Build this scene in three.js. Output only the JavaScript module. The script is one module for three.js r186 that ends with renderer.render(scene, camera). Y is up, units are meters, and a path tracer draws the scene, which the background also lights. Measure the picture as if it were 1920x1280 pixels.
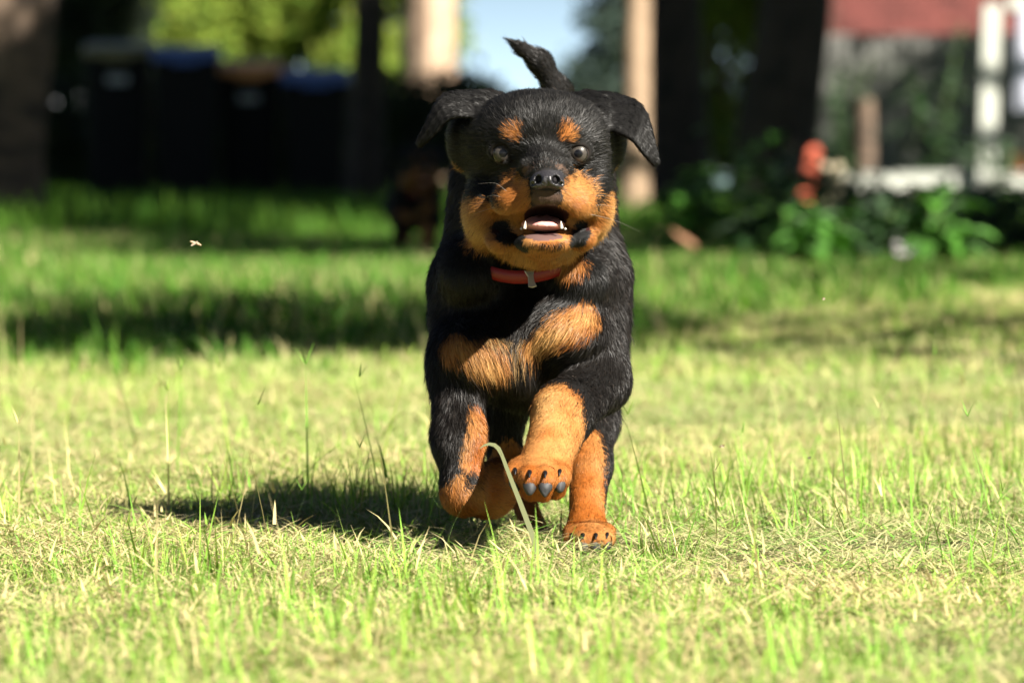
import * as THREE from 'three';
import { mergeGeometries } from 'three/addons/utils/BufferGeometryUtils.js';

// ---------------------------------------------------------------- camera, sky, sun, exposure
const W = 1920, H = 1280, F = 8140, EYE = 0.315, DIST = 3.5, HORIZON = 312;
const pitch = Math.atan((H / 2 - HORIZON) / F);
const scene = new THREE.Scene();
const camera = new THREE.PerspectiveCamera(2 * Math.atan(H / 2 / F) * 180 / Math.PI, W / H, 0.1, 900);
camera.position.set(0, EYE, DIST);
camera.rotation.set(-pitch, 0, 0);
camera.focus = 3.42;
camera.userData.fStop = 8.2;
camera.updateMatrixWorld(true);
const renderer = new THREE.WebGLRenderer({ antialias: true });
renderer.toneMapping = THREE.LinearToneMapping;
renderer.toneMappingExposure = 4.1;
renderer.shadowMap.enabled = true;
renderer.shadowMap.type = THREE.PCFSoftShadowMap;

const SUN = new THREE.Vector3(0.70, 0.80, 0.72).normalize();           // towards the sun: behind the camera, to the right
const sun = new THREE.DirectionalLight(new THREE.Color(1.0, 0.935, 0.83), 5);
sun.name = 'sun';
sun.position.copy(SUN).multiplyScalar(60);
sun.castShadow = true;
sun.shadow.mapSize.set(4096, 4096);
Object.assign(sun.shadow.camera, { left: -30, right: 30, top: 30, bottom: -30, near: 1, far: 160 });
scene.add(sun); scene.add(sun.target);

// ---------------------------------------------------------------- small helpers
function rng(seed) { let s = seed >>> 0; return () => { s = (s + 0x6d2b79f5) | 0; let t = Math.imul(s ^ (s >>> 15), 1 | s); t = (t + Math.imul(t ^ (t >>> 7), 61 | t)) ^ t; return ((t ^ (t >>> 14)) >>> 0) / 4294967296; }; }
const R = rng(12345);
const { clamp, lerp, smoothstep } = THREE.MathUtils;
function h3(x, y, z) { let n = (Math.imul(x, 374761393) + Math.imul(y, 668265263) + Math.imul(z, 2147483647 ^ 0x5bd1e995)) | 0; n = Math.imul(n ^ (n >>> 13), 1274126177); return ((n ^ (n >>> 16)) >>> 0) / 4294967296; }
function noise(x, y, z) {                                              // value noise, -1..1
  const xi = Math.floor(x), yi = Math.floor(y), zi = Math.floor(z), u = x - xi, v = y - yi, w = z - zi;
  const a = u * u * (3 - 2 * u), b = v * v * (3 - 2 * v), c = w * w * (3 - 2 * w);
  const l = (p, q, t) => p + (q - p) * t;
  return 2 * l(l(l(h3(xi, yi, zi), h3(xi + 1, yi, zi), a), l(h3(xi, yi + 1, zi), h3(xi + 1, yi + 1, zi), a), b),
    l(l(h3(xi, yi, zi + 1), h3(xi + 1, yi, zi + 1), a), l(h3(xi, yi + 1, zi + 1), h3(xi + 1, yi + 1, zi + 1), a), b), c) - 1;
}
const fbm = (x, y, z, n = 4) => { let s = 0, a = 0.5, f = 1; for (let i = 0; i < n; i++) { s += a * noise(x * f, y * f, z * f); a *= 0.5; f *= 2.03; } return s; };
// a measured point (on the 1920 x 1280 picture) at the plane z, in metres
const ct = Math.cos(pitch), st = Math.sin(pitch);
function P(X, Y, z) {
  const dx = (X - W / 2) / F, dy = (H / 2 - Y) / F;
  const wy = dy * ct - st, wz = -ct - dy * st, t = (z - DIST) / wz;
  return new THREE.Vector3(dx * t, EYE + wy * t, z);
}
const px = (z) => (DIST - z) / F;                                      // metres per picture unit at plane z
const used = new Map();
function numbered(name) { const n = used.get(name) || 0; used.set(name, n + 1); return n ? name + '_' + String(n).padStart(3, '0') : name; }
function tag(o, label, category, group, kind) { if (label) o.userData.label = label; if (category) o.userData.category = category; if (group) o.userData.group = group; if (kind) o.userData.kind = kind; return o; }
function thing(name, label, category, pos = [0, 0, 0], turn = 0, group) { const g = new THREE.Group(); g.name = numbered(name); g.position.set(...pos); g.rotation.y = turn; scene.add(g); return tag(g, label, category, group); }
function part(parent, name, geo, mat, label) { const m = new THREE.Mesh(geo, mat); m.name = name; m.castShadow = m.receiveShadow = true; parent.add(m); if (label) m.userData.label = label; return m; }
const std = (o) => new THREE.MeshStandardMaterial({ side: THREE.DoubleSide, ...o });
const lin = (r, g, b) => new THREE.Color().setRGB(r, g, b);
function wound(g) {                                                    // turn triangles so that their faces agree with their normals
  const p = g.attributes.position.array, n = g.attributes.normal.array, ix = g.index.array;
  for (let t = 0; t < ix.length; t += 3) {
    const a = ix[t] * 3, b = ix[t + 1] * 3, c = ix[t + 2] * 3, ux = p[b] - p[a], uy = p[b + 1] - p[a + 1], uz = p[b + 2] - p[a + 2], vx = p[c] - p[a], vy = p[c + 1] - p[a + 1], vz = p[c + 2] - p[a + 2];
    const d = (uy * vz - uz * vy) * (n[a] + n[b] + n[c]) + (uz * vx - ux * vz) * (n[a + 1] + n[b + 1] + n[c + 1]) + (ux * vy - uy * vx) * (n[a + 2] + n[b + 2] + n[c + 2]);
    if (d < 0) { const k = ix[t + 1]; ix[t + 1] = ix[t + 2]; ix[t + 2] = k; }
  }
  return g;
}
class Tris {                                                           // a growing triangle list
  constructor() { this.p = []; this.n = []; this.c = []; this.i = []; this.count = 0; }
  v(p, n, c) { this.p.push(p.x, p.y, p.z); this.n.push(n.x, n.y, n.z); this.c.push(c[0], c[1], c[2]); return this.count++; }
  tri(a, b, c) { this.i.push(a, b, c); }
  geo() { const g = new THREE.BufferGeometry(); g.setAttribute('position', new THREE.Float32BufferAttribute(this.p, 3)); g.setAttribute('normal', new THREE.Float32BufferAttribute(this.n, 3)); g.setAttribute('color', new THREE.Float32BufferAttribute(this.c, 3)); g.setIndex(this.i); return wound(g); }
}
const V = (x, y, z) => new THREE.Vector3(x, y, z);



// ---------------------------------------------------------------- sky: blue with white cloud all round
{
  const w = 1024, h = 512, d = new Float32Array(w * h * 4);
  for (let j = 0; j < h; j++) for (let i = 0; i < w; i++) {
    const up = ((j + 0.5) / h - 0.5) * Math.PI, az = ((i + 0.5) / w - 0.5) * 2 * Math.PI, x = Math.cos(az) * Math.cos(up), y = Math.sin(up), z = Math.sin(az) * Math.cos(up);
    const t = Math.pow(clamp(y, 0, 1), 0.45), c = smoothstep(fbm(x * 9 + 4, y * 26 + 1.3, z * 9 + 2.2, 5), -0.12, 0.22) * (1 - 0.93 * smoothstep(y, 0.03, 0.12));
    const hz = Math.exp(-Math.max(0, y) / 0.045), b = [lerp(lerp(0.018, 0.004, t), 0.30, hz), lerp(lerp(0.040, 0.010, t), 0.40, hz), lerp(lerp(0.068, 0.03, t), 0.46, hz)];
    d.set([lerp(b[0], 0.45, c), lerp(b[1], 0.45, c), lerp(b[2], 0.45, c), 1], (j * w + i) * 4);
  }
  const t = new THREE.DataTexture(d, w, h, THREE.RGBAFormat, THREE.FloatType);
  t.mapping = THREE.EquirectangularReflectionMapping; t.magFilter = THREE.LinearFilter; t.needsUpdate = true;
  scene.background = t; scene.environment = t;
}

// ---------------------------------------------------------------- ground
const soilStrip = (x, z) => smoothstep(x, 0.30, 0.75) * Math.exp(-(((z + 2.9 + 0.25 * noise(x * 2, 0, 3)) / 0.28) ** 2));
const soilFar = (x, z) => smoothstep(x, 0.35, 0.9) * Math.exp(-(((z + 5.3 + 0.3 * noise(x * 1.5, 4, 3)) / 0.7) ** 2));
const gh = (x, z) => { const far = smoothstep(-z, 0.5, 4); return (0.004 + 0.012 * far) * noise(x * 1.7, 3, z * 1.3) + 0.003 * noise(x * 9, 1, z * 9) + 0.05 * smoothstep(x, 0.2, 0.9) * (smoothstep(-z, 3.0, 3.5) - smoothstep(-z, 3.5, 9)); };
function groundMap(seed) {
  const n = 1024, d = new Uint8Array(n * n * 4), r = rng(seed);
  for (let j = 0; j < n; j++) for (let i = 0; i < n; i++) {
    const wrap = (f, o) => { const u = i / n, v = j / n, A = noise(u * f + o, v * f, o), B = noise((u - 1) * f + o, v * f, o), C = noise(u * f + o, (v - 1) * f, o), D = noise((u - 1) * f + o, (v - 1) * f, o); return lerp(lerp(A, B, u), lerp(C, D, u), v); };
    const a = wrap(7, 1), b = wrap(40, 9), c = wrap(170, 5), k = 0.5 + 0.25 * a + 0.3 * b + 0.35 * c + 0.15 * (r() - 0.5), g = clamp(0.4 + 0.8 * a + 0.4 * b, 0, 1);
    const R0 = lerp(38, 158, k), G0 = lerp(32, 138, k), B0 = lerp(20, 92, k);
    d.set([lerp(R0, 0.55 * R0, g * 0.6), lerp(G0, 0.95 * G0, g * 0.6), lerp(B0, 0.4 * B0, g * 0.6), 255], (j * n + i) * 4);
  }
  const t = new THREE.DataTexture(d, n, n); t.colorSpace = THREE.SRGBColorSpace; t.wrapS = t.wrapT = THREE.RepeatWrapping; t.magFilter = THREE.LinearFilter; t.minFilter = THREE.LinearMipmapLinearFilter; t.generateMipmaps = true; t.needsUpdate = true;
  return t;
}
{
  const nx = 150, nz = 260, p = [], uv = [], c = [], ix = [];
  for (let j = 0; j <= nz; j++) for (let i = 0; i <= nx; i++) {
    const u = i / nx * 2 - 1, v = j / nz, x = 4 * u + 240 * u ** 5, z = 12 - 30 * v - 380 * v ** 6, s = clamp(soilStrip(x, z), 0, 1), q = clamp(soilFar(x, z), 0, 1);
    p.push(x, gh(x, z), z); uv.push(x / 1.6, z / 1.6); c.push(lerp(lerp(0.8, 0.42, s), 1, q), lerp(lerp(0.85, 0.33, s), 0.80, q), lerp(lerp(0.6, 0.30, s), 0.66, q));
  }
  for (let j = 0; j < nz; j++) for (let i = 0; i < nx; i++) { const a = j * (nx + 1) + i, b = a + nx + 1; ix.push(a, a + 1, b, a + 1, b + 1, b); }
  const g = new THREE.BufferGeometry(); g.setAttribute('position', new THREE.Float32BufferAttribute(p, 3)); g.setAttribute('uv', new THREE.Float32BufferAttribute(uv, 2)); g.setAttribute('color', new THREE.Float32BufferAttribute(c, 3)); g.setIndex(ix); g.computeVertexNormals();
  const m = part(scene, 'ground', g, std({ map: groundMap(5), vertexColors: true, roughness: 1 })); m.userData.kind = 'structure';
}

// ---------------------------------------------------------------- leaves and blades
const leafMat = new THREE.MeshPhysicalMaterial({ side: THREE.DoubleSide, vertexColors: true, roughness: 0.8, transmission: 0.35, thickness: 0, specularIntensity: 0.3 });
const grassMat = new THREE.MeshPhysicalMaterial({ side: THREE.DoubleSide, vertexColors: true, roughness: 0.75, transmission: 0.3, thickness: 0, specularIntensity: 0.35 });
function blade(T, base, dir, h, w, droop, col, segs = 3) {             // a tapering blade that bends over
  const side = V(-dir.z, 0, dir.x); if (side.lengthSq() < 1e-6) side.set(1, 0, 0); side.normalize();
  const p = base.clone(), d = dir.clone().normalize(), n = V(0, 0, 0); let last = -1;
  for (let i = 0; i <= segs; i++) {
    const t = i / segs, ww = w * (1 - t ** 1.6) * 0.5; n.crossVectors(side, d).normalize(); if (n.y < 0) n.negate();
    if (i < segs) { const a = T.v(p.clone().addScaledVector(side, ww), n, col), b = T.v(p.clone().addScaledVector(side, -ww), n, col); if (last >= 0) { T.tri(last, last + 1, b); T.tri(last, b, a); } last = a; }
    else { const a = T.v(p, n, col); T.tri(last, last + 1, a); }
    p.addScaledVector(d, h / segs); d.y -= droop / segs; d.x += dir.x * 0.3 * droop / segs; d.z += dir.z * 0.3 * droop / segs; d.normalize();
  }
}
const GREEN = (r, b = 1) => { const k = (0.7 + 0.6 * r()) * b, y = r(); return [lerp(0.11, 0.25, y) * k, lerp(0.27, 0.37, y) * k, lerp(0.028, 0.055, y) * k]; };
const STRAW = (r, b = 1) => { const k = (0.7 + 0.5 * r()) * b, y = r(); return [lerp(0.38, 0.54, y) * k, lerp(0.345, 0.465, y) * k, lerp(0.16, 0.24, y) * k]; };
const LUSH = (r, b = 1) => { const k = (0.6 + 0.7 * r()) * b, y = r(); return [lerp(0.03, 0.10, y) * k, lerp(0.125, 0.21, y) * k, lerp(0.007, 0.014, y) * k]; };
function tuft(seed, n, h0, h1, rad, w, lean, droop, col) {
  const r = rng(seed), T = new Tris();
  for (let i = 0; i < n; i++) { const a = r() * 6.283, q = Math.sqrt(r()) * rad, b = r() * 6.283, l = lean * (0.3 + r()); blade(T, V(Math.cos(a) * q, -0.004, Math.sin(a) * q), V(Math.cos(b) * l, 1, Math.sin(b) * l), lerp(h0, h1, r() ** 1.4), w * (0.6 + 0.7 * r()), droop * (0.4 + 1.1 * r()), col(r)); }
  return T.geo();
}
function thatch(seed, n, rad) {                                        // dry pieces lying about
  const r = rng(seed), T = new Tris();
  for (let i = 0; i < n; i++) { const a = r() * 6.283, q = Math.sqrt(r()) * rad, b = r() * 6.283; blade(T, V(Math.cos(a) * q, 0.002 + 0.012 * r(), Math.sin(a) * q), V(Math.cos(b), 0.1 + 0.5 * r() * r(), Math.sin(b)), 0.010 + 0.024 * r(), 0.0007 + 0.0011 * r(), 0.5 * r(), r() < 0.75 ? STRAW(r) : GREEN(r), 2); }
  return T.geo();
}
function stalk(seed, h, head) {                                        // a thin flowering stem, some with a forked head
  const r = rng(seed), T = new Tris(), c = r() < 0.5 ? STRAW(r) : GREEN(r), b = r() * 6.283, d = V(Math.cos(b) * 0.25, 1, Math.sin(b) * 0.25);
  blade(T, V(0, -0.004, 0), d, h, 0.0017, 0.35, c, 5);
  if (head) { const top = d.clone().normalize().multiplyScalar(h * 0.93); top.y -= h * 0.04; for (let i = 0; i < 3; i++) { const a = r() * 6.283; blade(T, top, V(Math.cos(a) * 0.7, 1, Math.sin(a) * 0.7), 0.012 + 0.01 * r(), 0.0013, 0.2, c, 2); } }
  blade(T, V(0, h * 0.25, 0), V(Math.cos(b + 2), 1, Math.sin(b + 2)), h * 0.35, 0.0022, 0.6, c, 3);
  return T.geo();
}
const _m = new THREE.Matrix4(), _qt = new THREE.Quaternion(), _e = new THREE.Euler(), _s = V(1, 1, 1), _p = V(0, 0, 0), _col = new THREE.Color();
function spread(name, geos, mat, spots, kind, parent = scene) {        // spots: [x, y, z, turn, scale, tint r, g, b, pitch, roll]
  const per = geos.map(() => []);
  spots.forEach((s, i) => per[i % geos.length].push(s));
  geos.forEach((g, k) => {
    const l = per[k]; if (!l.length) return;
    const m = new THREE.InstancedMesh(g, mat, l.length); m.name = parent === scene ? numbered(name) : name; m.castShadow = m.receiveShadow = true;
    l.forEach((s, i) => { m.setMatrixAt(i, _m.compose(_p.set(s[0], s[1], s[2]), _qt.setFromEuler(_e.set(s[8] || 0, s[3], s[9] || 0)), _s.setScalar(s[4]))); m.setColorAt(i, _col.setRGB(s[5], s[6], s[7])); });
    tag(m, 0, 0, 0, kind); parent.add(m);
  });
}
// density(x, z) chance 0..1; colour(x, z) tint
function scatter(seed, z0, z1, perM2, density, scale, tint, wide = 0.45) {
  const r = rng(seed), out = [], half = (z) => (DIST - z) * 0.118 * 1.12 + wide;
  const area = (half(z0) + half(z1)) * Math.abs(z1 - z0), n = Math.floor(area * perM2), H = Math.max(half(z0), half(z1));
  for (let i = 0; i < n; i++) {
    const z = lerp(z0, z1, r()), x = (r() * 2 - 1) * H, a = r() * 6.283, q = r(), s = r();
    if (Math.abs(x) > half(z) || q > density(x, z)) continue;
    const c = tint(x, z, r);
    out.push([x, gh(x, z), z, a, scale * (0.7 + 0.6 * s), c[0], c[1], c[2], (r() - 0.5) * 0.2, (r() - 0.5) * 0.2]);
  }
  return out;
}
const patch = (x, z) => noise(x * 3.1 + 5, 1, z * 2.3), fine = (x, z) => noise(x * 11, 7, z * 9);
const tintA = (x, z, r) => { const p = 0.5 + 0.5 * patch(x, z), k = 0.85 + 0.3 * r(); return [lerp(0.85, 1.2, p) * k, lerp(0.95, 1.1, p) * k, lerp(0.85, 1.1, p) * k]; };
const keepPaws = (x, z) => (x > 0.028 && x < 0.105 && z > -0.07 && z < 0.16 ? 0.08 : Math.hypot(x - 0.02, z + 0.12) < 0.025 ? 0.2 : 1);
// the near lawn
spread('dry_thatch', [0, 1, 2, 3, 4, 5].map((i) => thatch(100 + i, 40, 0.03)), grassMat, scatter(1, 1.15, -2.6, 2000, (x, z) => (0.9 - 0.6 * soilStrip(x, z)) * (keepPaws(x, z) < 0.1 ? 0.45 : 1), 1, tintA), 'stuff');
spread('short_grass', [0, 1, 2, 3, 4, 5].map((i) => tuft(200 + i, 28, 0.010, 0.030, 0.024, 0.0013, 0.75, 0.8, (r) => (r() < 0.76 ? GREEN(r) : STRAW(r)))), grassMat, scatter(2, 1.15, -2.6, 3000, (x, z) => (0.55 + 0.6 * patch(x, z) + 0.5 * fine(x, z)) * (1 - 0.85 * soilStrip(x, z)) * keepPaws(x, z), 1, tintA), 'stuff');
spread('longer_grass', [0, 1, 2, 3, 4, 5].map((i) => tuft(300 + i, 11, 0.022, 0.07, 0.02, 0.0016, 0.45, 0.6, (r) => (r() < 0.88 ? GREEN(r) : STRAW(r)))), grassMat, scatter(3, 1.15, -2.6, 900, (x, z) => clamp(0.3 + 0.9 * patch(x + 3, z) + 0.5 * fine(x, z), 0.03, 1) * (1 - 0.7 * smoothstep(-z, 0.3, 1.6)) * (1 - soilStrip(x, z)) * keepPaws(x, z), 1, tintA), 'stuff');
spread('grass_stalks', [0, 1, 2, 3, 4, 5, 6, 7].map((i) => stalk(400 + i, 0.07 + 0.008 * i, i % 2)), grassMat, scatter(4, 1.0, -2.6, 75, (x, z) => clamp(0.6 + 0.6 * patch(x + 9, z), 0.1, 1) * (Math.abs(x - 0.02) < 0.09 && z > 0 ? 0.25 : 1), 1, tintA), 'stuff');
// farther lawn, then the lush strip before the trees
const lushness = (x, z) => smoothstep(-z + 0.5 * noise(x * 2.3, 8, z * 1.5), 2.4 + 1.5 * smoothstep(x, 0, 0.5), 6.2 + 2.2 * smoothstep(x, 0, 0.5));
spread('mid_lawn', [0, 1, 2, 3].map((i) => tuft(500 + i, 60, 0.008, 0.03, 0.055, 0.0022, 0.8, 0.8, (r) => (r() < 0.58 ? GREEN(r) : STRAW(r)))), grassMat, scatter(5, -2.5, -8.5, 620, (x, z) => (1 - 0.9 * soilStrip(x, z)) * (1 - 0.85 * soilFar(x, z)) * (1 - 0.6 * lushness(x, z)), 1, tintA, 1.6), 'stuff');
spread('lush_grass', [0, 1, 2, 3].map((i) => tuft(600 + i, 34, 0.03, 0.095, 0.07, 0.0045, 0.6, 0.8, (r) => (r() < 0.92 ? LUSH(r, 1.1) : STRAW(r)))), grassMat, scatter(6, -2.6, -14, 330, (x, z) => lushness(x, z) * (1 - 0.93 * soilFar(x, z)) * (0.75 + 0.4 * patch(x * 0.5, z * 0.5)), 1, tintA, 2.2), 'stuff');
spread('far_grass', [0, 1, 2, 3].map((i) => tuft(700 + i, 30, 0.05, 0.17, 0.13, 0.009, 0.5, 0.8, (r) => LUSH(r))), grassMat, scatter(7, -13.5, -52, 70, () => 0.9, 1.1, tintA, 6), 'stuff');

// ---------------------------------------------------------------- trees
const barkMats = {};
function barkMap(seed, c0, c1) {
  const n = 256, d = new Uint8Array(n * n * 4);
  for (let j = 0; j < n; j++) for (let i = 0; i < n; i++) { const a = i / n * 6.283, k = clamp(0.5 + 0.7 * fbm(Math.cos(a) * 3 + seed, j / 45, Math.sin(a) * 3, 4) + 0.5 * noise(Math.cos(a) * 14, j / 22, Math.sin(a) * 14), 0, 1); for (let q = 0; q < 3; q++) d[(j * n + i) * 4 + q] = 255 * Math.pow(lerp(c0[q], c1[q], k), 1 / 2.2); d[(j * n + i) * 4 + 3] = 255; }
  const t = new THREE.DataTexture(d, n, n); t.colorSpace = THREE.SRGBColorSpace; t.wrapS = t.wrapT = THREE.RepeatWrapping; t.magFilter = THREE.LinearFilter; t.needsUpdate = true; return t;
}
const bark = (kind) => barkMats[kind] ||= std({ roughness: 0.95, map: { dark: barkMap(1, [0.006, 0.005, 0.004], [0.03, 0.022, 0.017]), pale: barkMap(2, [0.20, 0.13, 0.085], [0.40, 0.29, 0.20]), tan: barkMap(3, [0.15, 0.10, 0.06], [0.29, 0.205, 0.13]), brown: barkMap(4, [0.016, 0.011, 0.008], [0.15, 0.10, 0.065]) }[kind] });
function limb(points, radii, seed, sides = 18, rings = 28) {
  const c = new THREE.CatmullRomCurve3(points), g = new THREE.TubeGeometry(c, rings, 1, sides), q = g.attributes.position, p = V(0, 0, 0), o = V(0, 0, 0);
  for (let i = 0; i < q.count; i++) {
    const t = Math.floor(i / (sides + 1)) / rings, k = t * (radii.length - 1), a = Math.min(Math.floor(k), radii.length - 2), rad = lerp(radii[a], radii[a + 1], k - a);
    c.getPointAt(t, o); p.fromBufferAttribute(q, i).sub(o); const nn = 1 + 0.10 * noise(p.x * 3 + seed, o.y * 2, p.z * 3) + 0.05 * noise(p.x * 9, o.y * 6 + seed, p.z * 9); p.multiplyScalar(rad * nn).add(o); q.setXYZ(i, p.x, p.y, p.z);
  }
  g.computeVertexNormals(); return g;
}
function leafCluster(seed, n, rad, len, wid, col) {
  const r = rng(seed), T = new Tris();
  for (let i = 0; i < n; i++) {
    const a = r() * 6.283, b = Math.acos(2 * r() - 1), q = rad * Math.cbrt(r()), p = V(Math.sin(b) * Math.cos(a), Math.cos(b), Math.sin(b) * Math.sin(a)).multiplyScalar(q), d = V(r() - 0.5, r() - 0.75, r() - 0.5).normalize(), s = V(r() - 0.5, r() - 0.5, r() - 0.5).cross(d).normalize(), u = V(0, 0, 0).crossVectors(d, s), l = len * (0.6 + 0.7 * r()), w = wid * (0.6 + 0.7 * r()), c = col(r);
    const v = [p, p.clone().addScaledVector(d, l * 0.45).addScaledVector(s, w * 0.5).addScaledVector(u, w * 0.15), p.clone().addScaledVector(d, l), p.clone().addScaledVector(d, l * 0.45).addScaledVector(s, -w * 0.5).addScaledVector(u, w * 0.15)].map((x) => T.v(x, u, c));
    T.tri(v[0], v[1], v[2]); T.tri(v[0], v[2], v[3]);
  }
  return T.geo();
}
const foliage = {};
const leafCol = (r0, g0, b0) => (r) => { const k = 0.6 + 0.8 * r(); return [r0 * k * (0.8 + 0.5 * r()), g0 * k, b0 * k]; };
function clusters(kind) { return foliage[kind] ||= { gum: [0, 1, 2].map((i) => leafCluster(800 + i, 14, 0.14, 0.12, 0.045, leafCol(0.06, 0.085, 0.025))), bright: [0, 1, 2].map((i) => leafCluster(820 + i, 14, 0.14, 0.10, 0.05, leafCol(0.17, 0.25, 0.03))), olive: [0, 1, 2].map((i) => leafCluster(840 + i, 14, 0.14, 0.10, 0.05, leafCol(0.20, 0.20, 0.05))), dark: [0, 1, 2].map((i) => leafCluster(860 + i, 14, 0.14, 0.10, 0.05, leafCol(0.014, 0.028, 0.012))), blue: [0, 1, 2].map((i) => leafCluster(880 + i, 14, 0.14, 0.10, 0.05, leafCol(0.03, 0.055, 0.04))) }[kind]; }
function tree(name, label, { x, z, r0, top, kind, leaf, clumps = [], trunkPts, radii, dens = 700, seed = 1, group }) {
  const t = thing(name, label, name.includes('hedge') ? 'hedge' : name.includes('bush') ? 'bush' : 'tree', [x, gh(x, z), z], 0, group), r = rng(seed * 7919);
  const pts = (trunkPts || [[0, 0, 0], [0.03, top * 0.5, 0], [0.0, top, 0.05]]).map((q) => V(...q));
  pts.unshift(V(pts[0].x, -0.15, pts[0].z));
  const tr = part(t, 'trunk', limb(pts, radii || [r0 * 1.5, r0 * 1.12, r0, r0 * 0.95, r0 * 0.8], seed), bark(kind));
  const spots = [], limbs = [];
  for (const [cx, cy, cz, cr, dd = 1] of clumps) {//DBG
    const a = pts[pts.length - 1], c = V(cx - x, cy, cz - z), from = pts[Math.max(1, pts.length - 2)].clone().lerp(a, 0.3 + 0.6 * r());
    limbs.push(limb([from, from.clone().lerp(c, 0.5).add(V((r() - 0.5) * 0.3, 0.25, (r() - 0.5) * 0.3)), c], [Math.max(0.03, r0 * 0.45), 0.03, 0.015], seed + cr, 9, 12));
    const n = Math.floor(dens * cr * cr * dd);
    for (let i = 0; i < n; i++) { const th = r() * 6.283, ph = Math.acos(2 * r() - 1), q = cr * Math.pow(r(), 0.45) * (1 + 0.25 * noise(th * 2, ph * 3, cx)); spots.push([c.x + q * Math.sin(ph) * Math.cos(th), c.y + q * Math.cos(ph) * 0.85, c.z + q * Math.sin(ph) * Math.sin(th), r() * 6.283, 0.8 + 0.6 * r(), 1, 1, 1, r() * 3, r() * 3]); }
  }
  if (limbs.length) part(t, 'limbs', mergeGeometries(limbs), bark(kind));
  if (spots.length) { clusters(leaf); const crown = new THREE.Group(); spread('crown', clusters(leaf), leafMat, spots, 'stuff', t); }
  return t;
}
const at = (X, D) => (X - 960) / F * D;
const SH = Math.hypot(SUN.x, SUN.z), up = (x, y, z, L) => [x + SUN.x / SH * L, y + SUN.y / SH * L, z + SUN.z / SH * L];   // a point L metres along the sunlight above a shaded spot
// trunks in view
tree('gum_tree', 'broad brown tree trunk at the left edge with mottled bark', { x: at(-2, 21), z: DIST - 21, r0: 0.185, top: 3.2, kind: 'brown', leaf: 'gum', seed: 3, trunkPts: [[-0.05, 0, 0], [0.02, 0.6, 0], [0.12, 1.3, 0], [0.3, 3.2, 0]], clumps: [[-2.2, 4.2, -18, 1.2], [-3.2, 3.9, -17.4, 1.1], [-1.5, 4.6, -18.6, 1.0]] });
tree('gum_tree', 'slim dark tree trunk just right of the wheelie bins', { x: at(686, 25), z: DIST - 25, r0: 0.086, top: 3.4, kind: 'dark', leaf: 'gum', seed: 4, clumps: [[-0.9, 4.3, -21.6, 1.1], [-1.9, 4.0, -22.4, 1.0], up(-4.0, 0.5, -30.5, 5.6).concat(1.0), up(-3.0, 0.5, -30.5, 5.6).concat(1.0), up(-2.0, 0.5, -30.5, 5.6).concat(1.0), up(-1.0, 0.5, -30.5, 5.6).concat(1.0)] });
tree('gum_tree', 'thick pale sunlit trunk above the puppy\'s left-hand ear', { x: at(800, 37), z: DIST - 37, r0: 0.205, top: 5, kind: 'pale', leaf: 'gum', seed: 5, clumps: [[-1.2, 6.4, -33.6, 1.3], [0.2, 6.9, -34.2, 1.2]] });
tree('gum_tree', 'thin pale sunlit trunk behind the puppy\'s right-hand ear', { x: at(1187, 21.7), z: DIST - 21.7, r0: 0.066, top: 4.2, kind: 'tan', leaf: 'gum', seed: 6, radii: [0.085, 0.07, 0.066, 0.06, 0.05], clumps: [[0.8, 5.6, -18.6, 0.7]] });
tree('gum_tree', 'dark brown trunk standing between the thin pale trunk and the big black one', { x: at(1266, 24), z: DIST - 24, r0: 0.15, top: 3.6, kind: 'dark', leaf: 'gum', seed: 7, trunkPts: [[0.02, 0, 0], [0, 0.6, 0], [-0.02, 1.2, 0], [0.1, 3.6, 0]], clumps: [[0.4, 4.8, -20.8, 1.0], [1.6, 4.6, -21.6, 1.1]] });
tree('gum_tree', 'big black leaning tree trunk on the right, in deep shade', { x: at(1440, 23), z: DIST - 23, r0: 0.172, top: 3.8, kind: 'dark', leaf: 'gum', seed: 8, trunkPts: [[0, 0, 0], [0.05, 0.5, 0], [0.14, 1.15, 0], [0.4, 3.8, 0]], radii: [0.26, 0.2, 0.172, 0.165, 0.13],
  clumps: [up(-1.9, 0.5, -25.7, 8).concat(1.25), up(-2.7, 0.5, -25.7, 8).concat(1.15), up(-1.15, 0.5, -25.9, 8).concat(1.15), up(-0.5, 0.3, -26, 7.6).concat(0.9), up(-3.3, 0.5, -25.5, 8).concat(1.0)] });
// trees just outside the view on the right, whose crowns keep the sun off the bins, the dark trunks and the second puppy
tree('shade_tree', 'tree right of the view, nearest the lawn, its boughs reaching over the grass', { x: 3.9, z: -3.2, r0: 0.16, top: 2.6, kind: 'brown', leaf: 'gum', seed: 11, clumps: [up(-0.33, 0.22, -10.1, 5.2).concat(0.68, 2.2), up(-0.42, 0, -4.15, 5).concat(0.55, 0.5), up(-0.62, 0, -5.2, 5).concat(0.45, 0.45), up(0.1, 0, -5.2, 5).concat(0.45, 0.3), up(0.6, 0, -4.1, 4.2).concat(0.8, 0.13), up(0.9, 0, -6.9, 4.6).concat(0.6, 0.14)] });
tree('shade_tree', 'tree right of the view, beside the broad-leaved weeds', { x: 5.2, z: -8.4, r0: 0.17, top: 2.8, kind: 'brown', leaf: 'gum', seed: 12, clumps: [up(1.25, 0.1, -10.2, 5).concat(0.8), up(1.65, 0.1, -12.2, 5).concat(0.85), up(1.7, 0.1, -9.6, 4.4).concat(0.6), up(1.0, 0.1, -12.6, 5.2).concat(0.6), up(-2.4, 0.1, -17.5, 7.4).concat(0.72), up(-1.7, 0.2, -15.2, 6.5).concat(0.5)] });
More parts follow.
